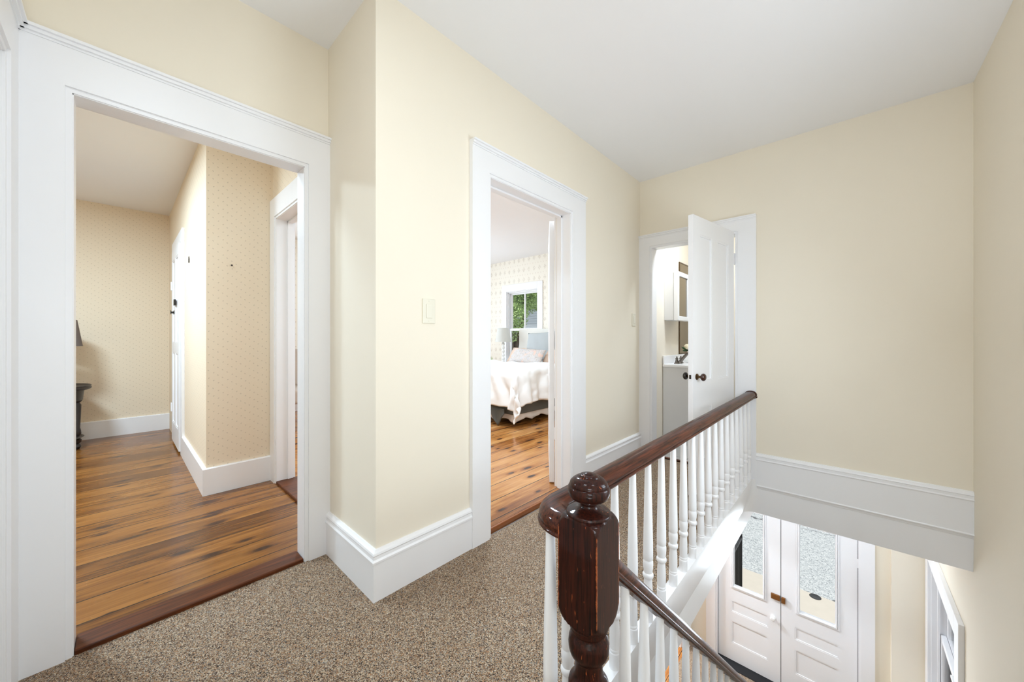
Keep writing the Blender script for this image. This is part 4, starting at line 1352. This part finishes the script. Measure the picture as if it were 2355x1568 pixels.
for sx in (-0.24, 0.24):
    for sy in (-0.27, 0.27): MB().lathe([(0.01, 0.014), (0.30, 0.022)], (CHX + sx, CHY + sy, 0), n=12).build('leg', M['darktable'], ch, smooth=True)

# =================================================================== FRONT ROOM: round table with lamp
TX, TY = -5.76, -0.50
tb = thing('side_table', 'dark round side table with rimmed top and turned legs', 'table', (TX, TY, 0.006))
MB().lathe([(0.600, 0.265), (0.604, 0.285), (0.612, 0.300), (0.622, 0.306), (0.640, 0.300), (0.646, 0.304), (0.650, 0.298), (0.640, 0.285), (0.634, 0.27), (0.632, 0.001)], (TX, TY, 0), n=56).build('top', M['darktable'], tb, smooth=True, angle=30)
MB().lathe([(0.50, 0.245), (0.60, 0.255)], (TX, TY, 0), n=48).build('apron', M['darktable'], tb, smooth=True, angle=30)
legp = [(0.006, 0.016), (0.03, 0.026), (0.05, 0.022), (0.06, 0.014), (0.075, 0.026), (0.10, 0.028), (0.115, 0.018), (0.12, 0.030), (0.135, 0.030), (0.14, 0.018), (0.16, 0.026), (0.19, 0.024), (0.22, 0.020), (0.45, 0.026), (0.475, 0.018), (0.49, 0.030), (0.53, 0.028)]
for k in range(4):
    a = R(80) + k * PI / 2
    MB().lathe([(z, r * 1.35) for z, r in legp], (TX + 0.205 * math.cos(a), TY + 0.205 * math.sin(a), 0), n=16).build('leg', M['darktable'], tb, smooth=True, angle=40)
MB().lathe([(0.118, 0.24), (0.126, 0.255), (0.135, 0.24), (0.136, 0.001)], (TX, TY, 0), n=40).build('shelf', M['darktable'], tb, smooth=True, angle=30)
tl2 = thing('table_lamp.001', 'table lamp with taupe drum shade on the dark side table', 'lamp', (TX, TY + 0.04, 0.634))
MB().lathe([(0.0, 0.205), (0.265, 0.168), (0.265, 0.165), (0.0, 0.202)], (TX, TY + 0.04, 1.045), n=44, cap=False).build('lamp_shade', M['greyshade'], tl2, smooth=True)
MB().lathe([(0, 0.08), (0.02, 0.08), (0.03, 0.02), (0.08, 0.05), (0.16, 0.07), (0.24, 0.05), (0.30, 0.015), (0.55, 0.008), (0.62, 0.008)], (TX, TY + 0.04, 0.634), n=28).build('lamp_base', M['darktable'], tl2, smooth=True)

# torn dark spot and nail in the papered walls
h1 = MB().box(-4.315, W2 - 0.004, 1.825, -4.285, W2, 1.85).box(-4.30, W2 - 0.006, 1.795, -4.265, W2, 1.83).build('wall_tear', M['hole'], None)
tag(h1, 'small dark torn spot on the papered closet wall', 'wall mark')
h2 = MB().lathe([(0, 0.004), (0.012, 0.004), (0.014, 0.006), (0.015, 0.001)], n=10)
h2.xform(Matrix.Translation((W3, 0.565, 1.665)) @ Matrix.Rotation(PI / 2, 4, 'Y'))
h2 = h2.build('picture_nail', M['hole'], None, smooth=True)
tag(h2, 'tiny dark nail head in the sprig wallpaper', 'nail')
sp_ = MB().box(-3.195, W4 + 0.055, 1.00, -3.228, W4 + 0.057, 1.02)

# strike plate holes in the jamb of the inner doorway
m = MB().box(G_OP[0] + 0.004, W4 + 0.085, 0.985, G_OP[0] + 0.006, W4 + 0.10, 1.005).box(G_OP[0] + 0.004, W4 + 0.085, 0.955, G_OP[0] + 0.006, W4 + 0.10, 0.975)
sk = m.build('strike_plate', M['hole'], None)
tag(sk, 'dark strike holes in the jamb of the inner doorway', 'strike plate')

# =================================================================== OUTSIDE
GZ = -3.45
m = MB().box(-40, YF + 0.14, GZ - 0.1, 40, 8.45, GZ); struct('ground', m, M['concrete'], 'pale concrete sidewalk')
m = MB().box(-40, 8.45, GZ - 0.15, 40, 60, GZ - 0.03); struct('ground.001', m, M['asphalt'], 'grey asphalt street')
m = MB().box(-1.6, YF + 0.14, GZ, 0.5, YF + 0.75, ZL - 0.02); struct('ground.002', m, M['concrete'], 'concrete front step')
m = MB().box(-1.15, YF + 2.9, GZ, -1.14, 8.45, GZ + 0.002)
m = MB().lathe([(0, 0.085), (0.006, 0.08), (0.008, 0.055), (0.004, 0.045), (0.006, 0.001)], (-0.435, 8.379, GZ), n=24)
ut = m.build('utility_cover', M['iron'], None, smooth=True); tag(ut, 'round metal utility cover in the sidewalk', 'utility cover')
ir = thing('iron_railing', 'black iron railing beside the front step', 'railing', (-1.25, 6.2, GZ))
m = MB().box(-1.28, 5.60, -2.06, -1.24, 6.75, -2.02); m.build('top_bar', M['iron'], ir, bevel=0.004)
m = MB().box(-1.275, 5.60, -3.28, -1.245, 6.75, -3.25); m.build('bottom_bar', M['iron'], ir)
for k in range(12):
    y = 5.63 + k * 0.098
    r_ = 0.02 if k in (0, 11) else 0.009
    MB().box(-1.26 - r_, y - r_, GZ, -1.26 + r_, y + r_, -2.03 + (0.05 if r_ > 0.01 else 0)).build('picket', M['iron'], ir)

# tree beyond the bedroom window
def tree(name, label, x, y, trunk_h, cz0, rad, nleaf, seed):
    random.seed(seed)
    t = thing(name, label, 'tree', (x, y, GZ))
    tr = MB().tube([(x, y, GZ), (x + 0.1, y, GZ + trunk_h * 0.5), (x, y + 0.1, GZ + trunk_h)], 0.2, 12, lambda q: 0.24 - 0.12 * q)
    for k in range(6):
        a = k * 1.05; tr.tube([(x, y, GZ + trunk_h * 0.8), (x + math.cos(a) * rad * 0.4, y + math.sin(a) * rad * 0.4, cz0), (x + math.cos(a) * rad * 0.7, y + math.sin(a) * rad * 0.7, cz0 + rad * 0.5)], 0.07, 8, lambda q: 0.09 - 0.07 * q)
    tr.build('trunk', M['trunk'], t, smooth=True)
    lf = MB()
    blobs = [(x + random.uniform(-1, 1) * rad * 0.7, y + random.uniform(-1, 1) * rad * 0.7, cz0 + random.uniform(-0.8, 0.9) * rad, rad * random.uniform(0.28, 0.5)) for _ in range(26)]
    for k in range(nleaf):
        bx, by, bz, br = random.choice(blobs)
        d = Vector((random.gauss(0, 1), random.gauss(0, 1), random.gauss(0, 1))).normalized() * br * random.uniform(0.75, 1.0)
        c = Vector((bx, by, bz)) + d
        s_ = random.uniform(0.03, 0.065)
        e1 = Vector((random.gauss(0, 1), random.gauss(0, 1), random.gauss(0, 0.6))).normalized() * s_
        e2 = e1.cross(Vector((random.gauss(0, 1), random.gauss(0, 1), random.gauss(0, 1)))).normalized() * s_ * 0.6
        lf.quad(tuple(c - e1), tuple(c + e2), tuple(c + e1), tuple(c - e2))
    lf.build('foliage', M['leaf'], t)


tree('tree', 'leafy green tree outside the bedroom window', -11.4, 12.4, 4.4, 3.1, 1.9, 30000, 3)
tree('tree.001', 'dark green tree further off behind the neighbouring house corner', -10.2, 17.5, 4.2, 4.2, 2.2, 7000, 5)
hs = thing('house', 'grey clapboard neighbouring house across the street', 'house', (-13.5, 20, GZ))
MB().box(-17.8, 18.0, GZ, -12.9, 25, 3.2).build('walls', M['siding'], hs)
m = MB(); m.v = [(-18.1, 17.7, 3.2), (-12.6, 17.7, 3.2), (-12.6, 25.3, 3.2), (-18.1, 25.3, 3.2), (-15.35, 17.7, 6.0), (-15.35, 25.3, 6.0)]
m.f = [(0, 1, 4), (1, 2, 5, 4), (2, 3, 5), (3, 0, 4, 5), (0, 3, 2, 1)]
m.build('roof', M['roof'], hs)
for (wx, wz) in ((-16.9, 0.2), (-15.4, 0.2), (-13.9, 0.2), (-16.9, -2.4), (-13.9, -2.4)):
    f_ = MB().box(wx - 0.45, 17.94, wz, wx + 0.45, 18.0, wz + 1.5).build('window', M['trim'], hs)
    MB().box(wx - 0.36, 17.925, wz + 0.08, wx + 0.36, 17.94, wz + 1.42).build('pane', M['iron'], f_)
rm_local()
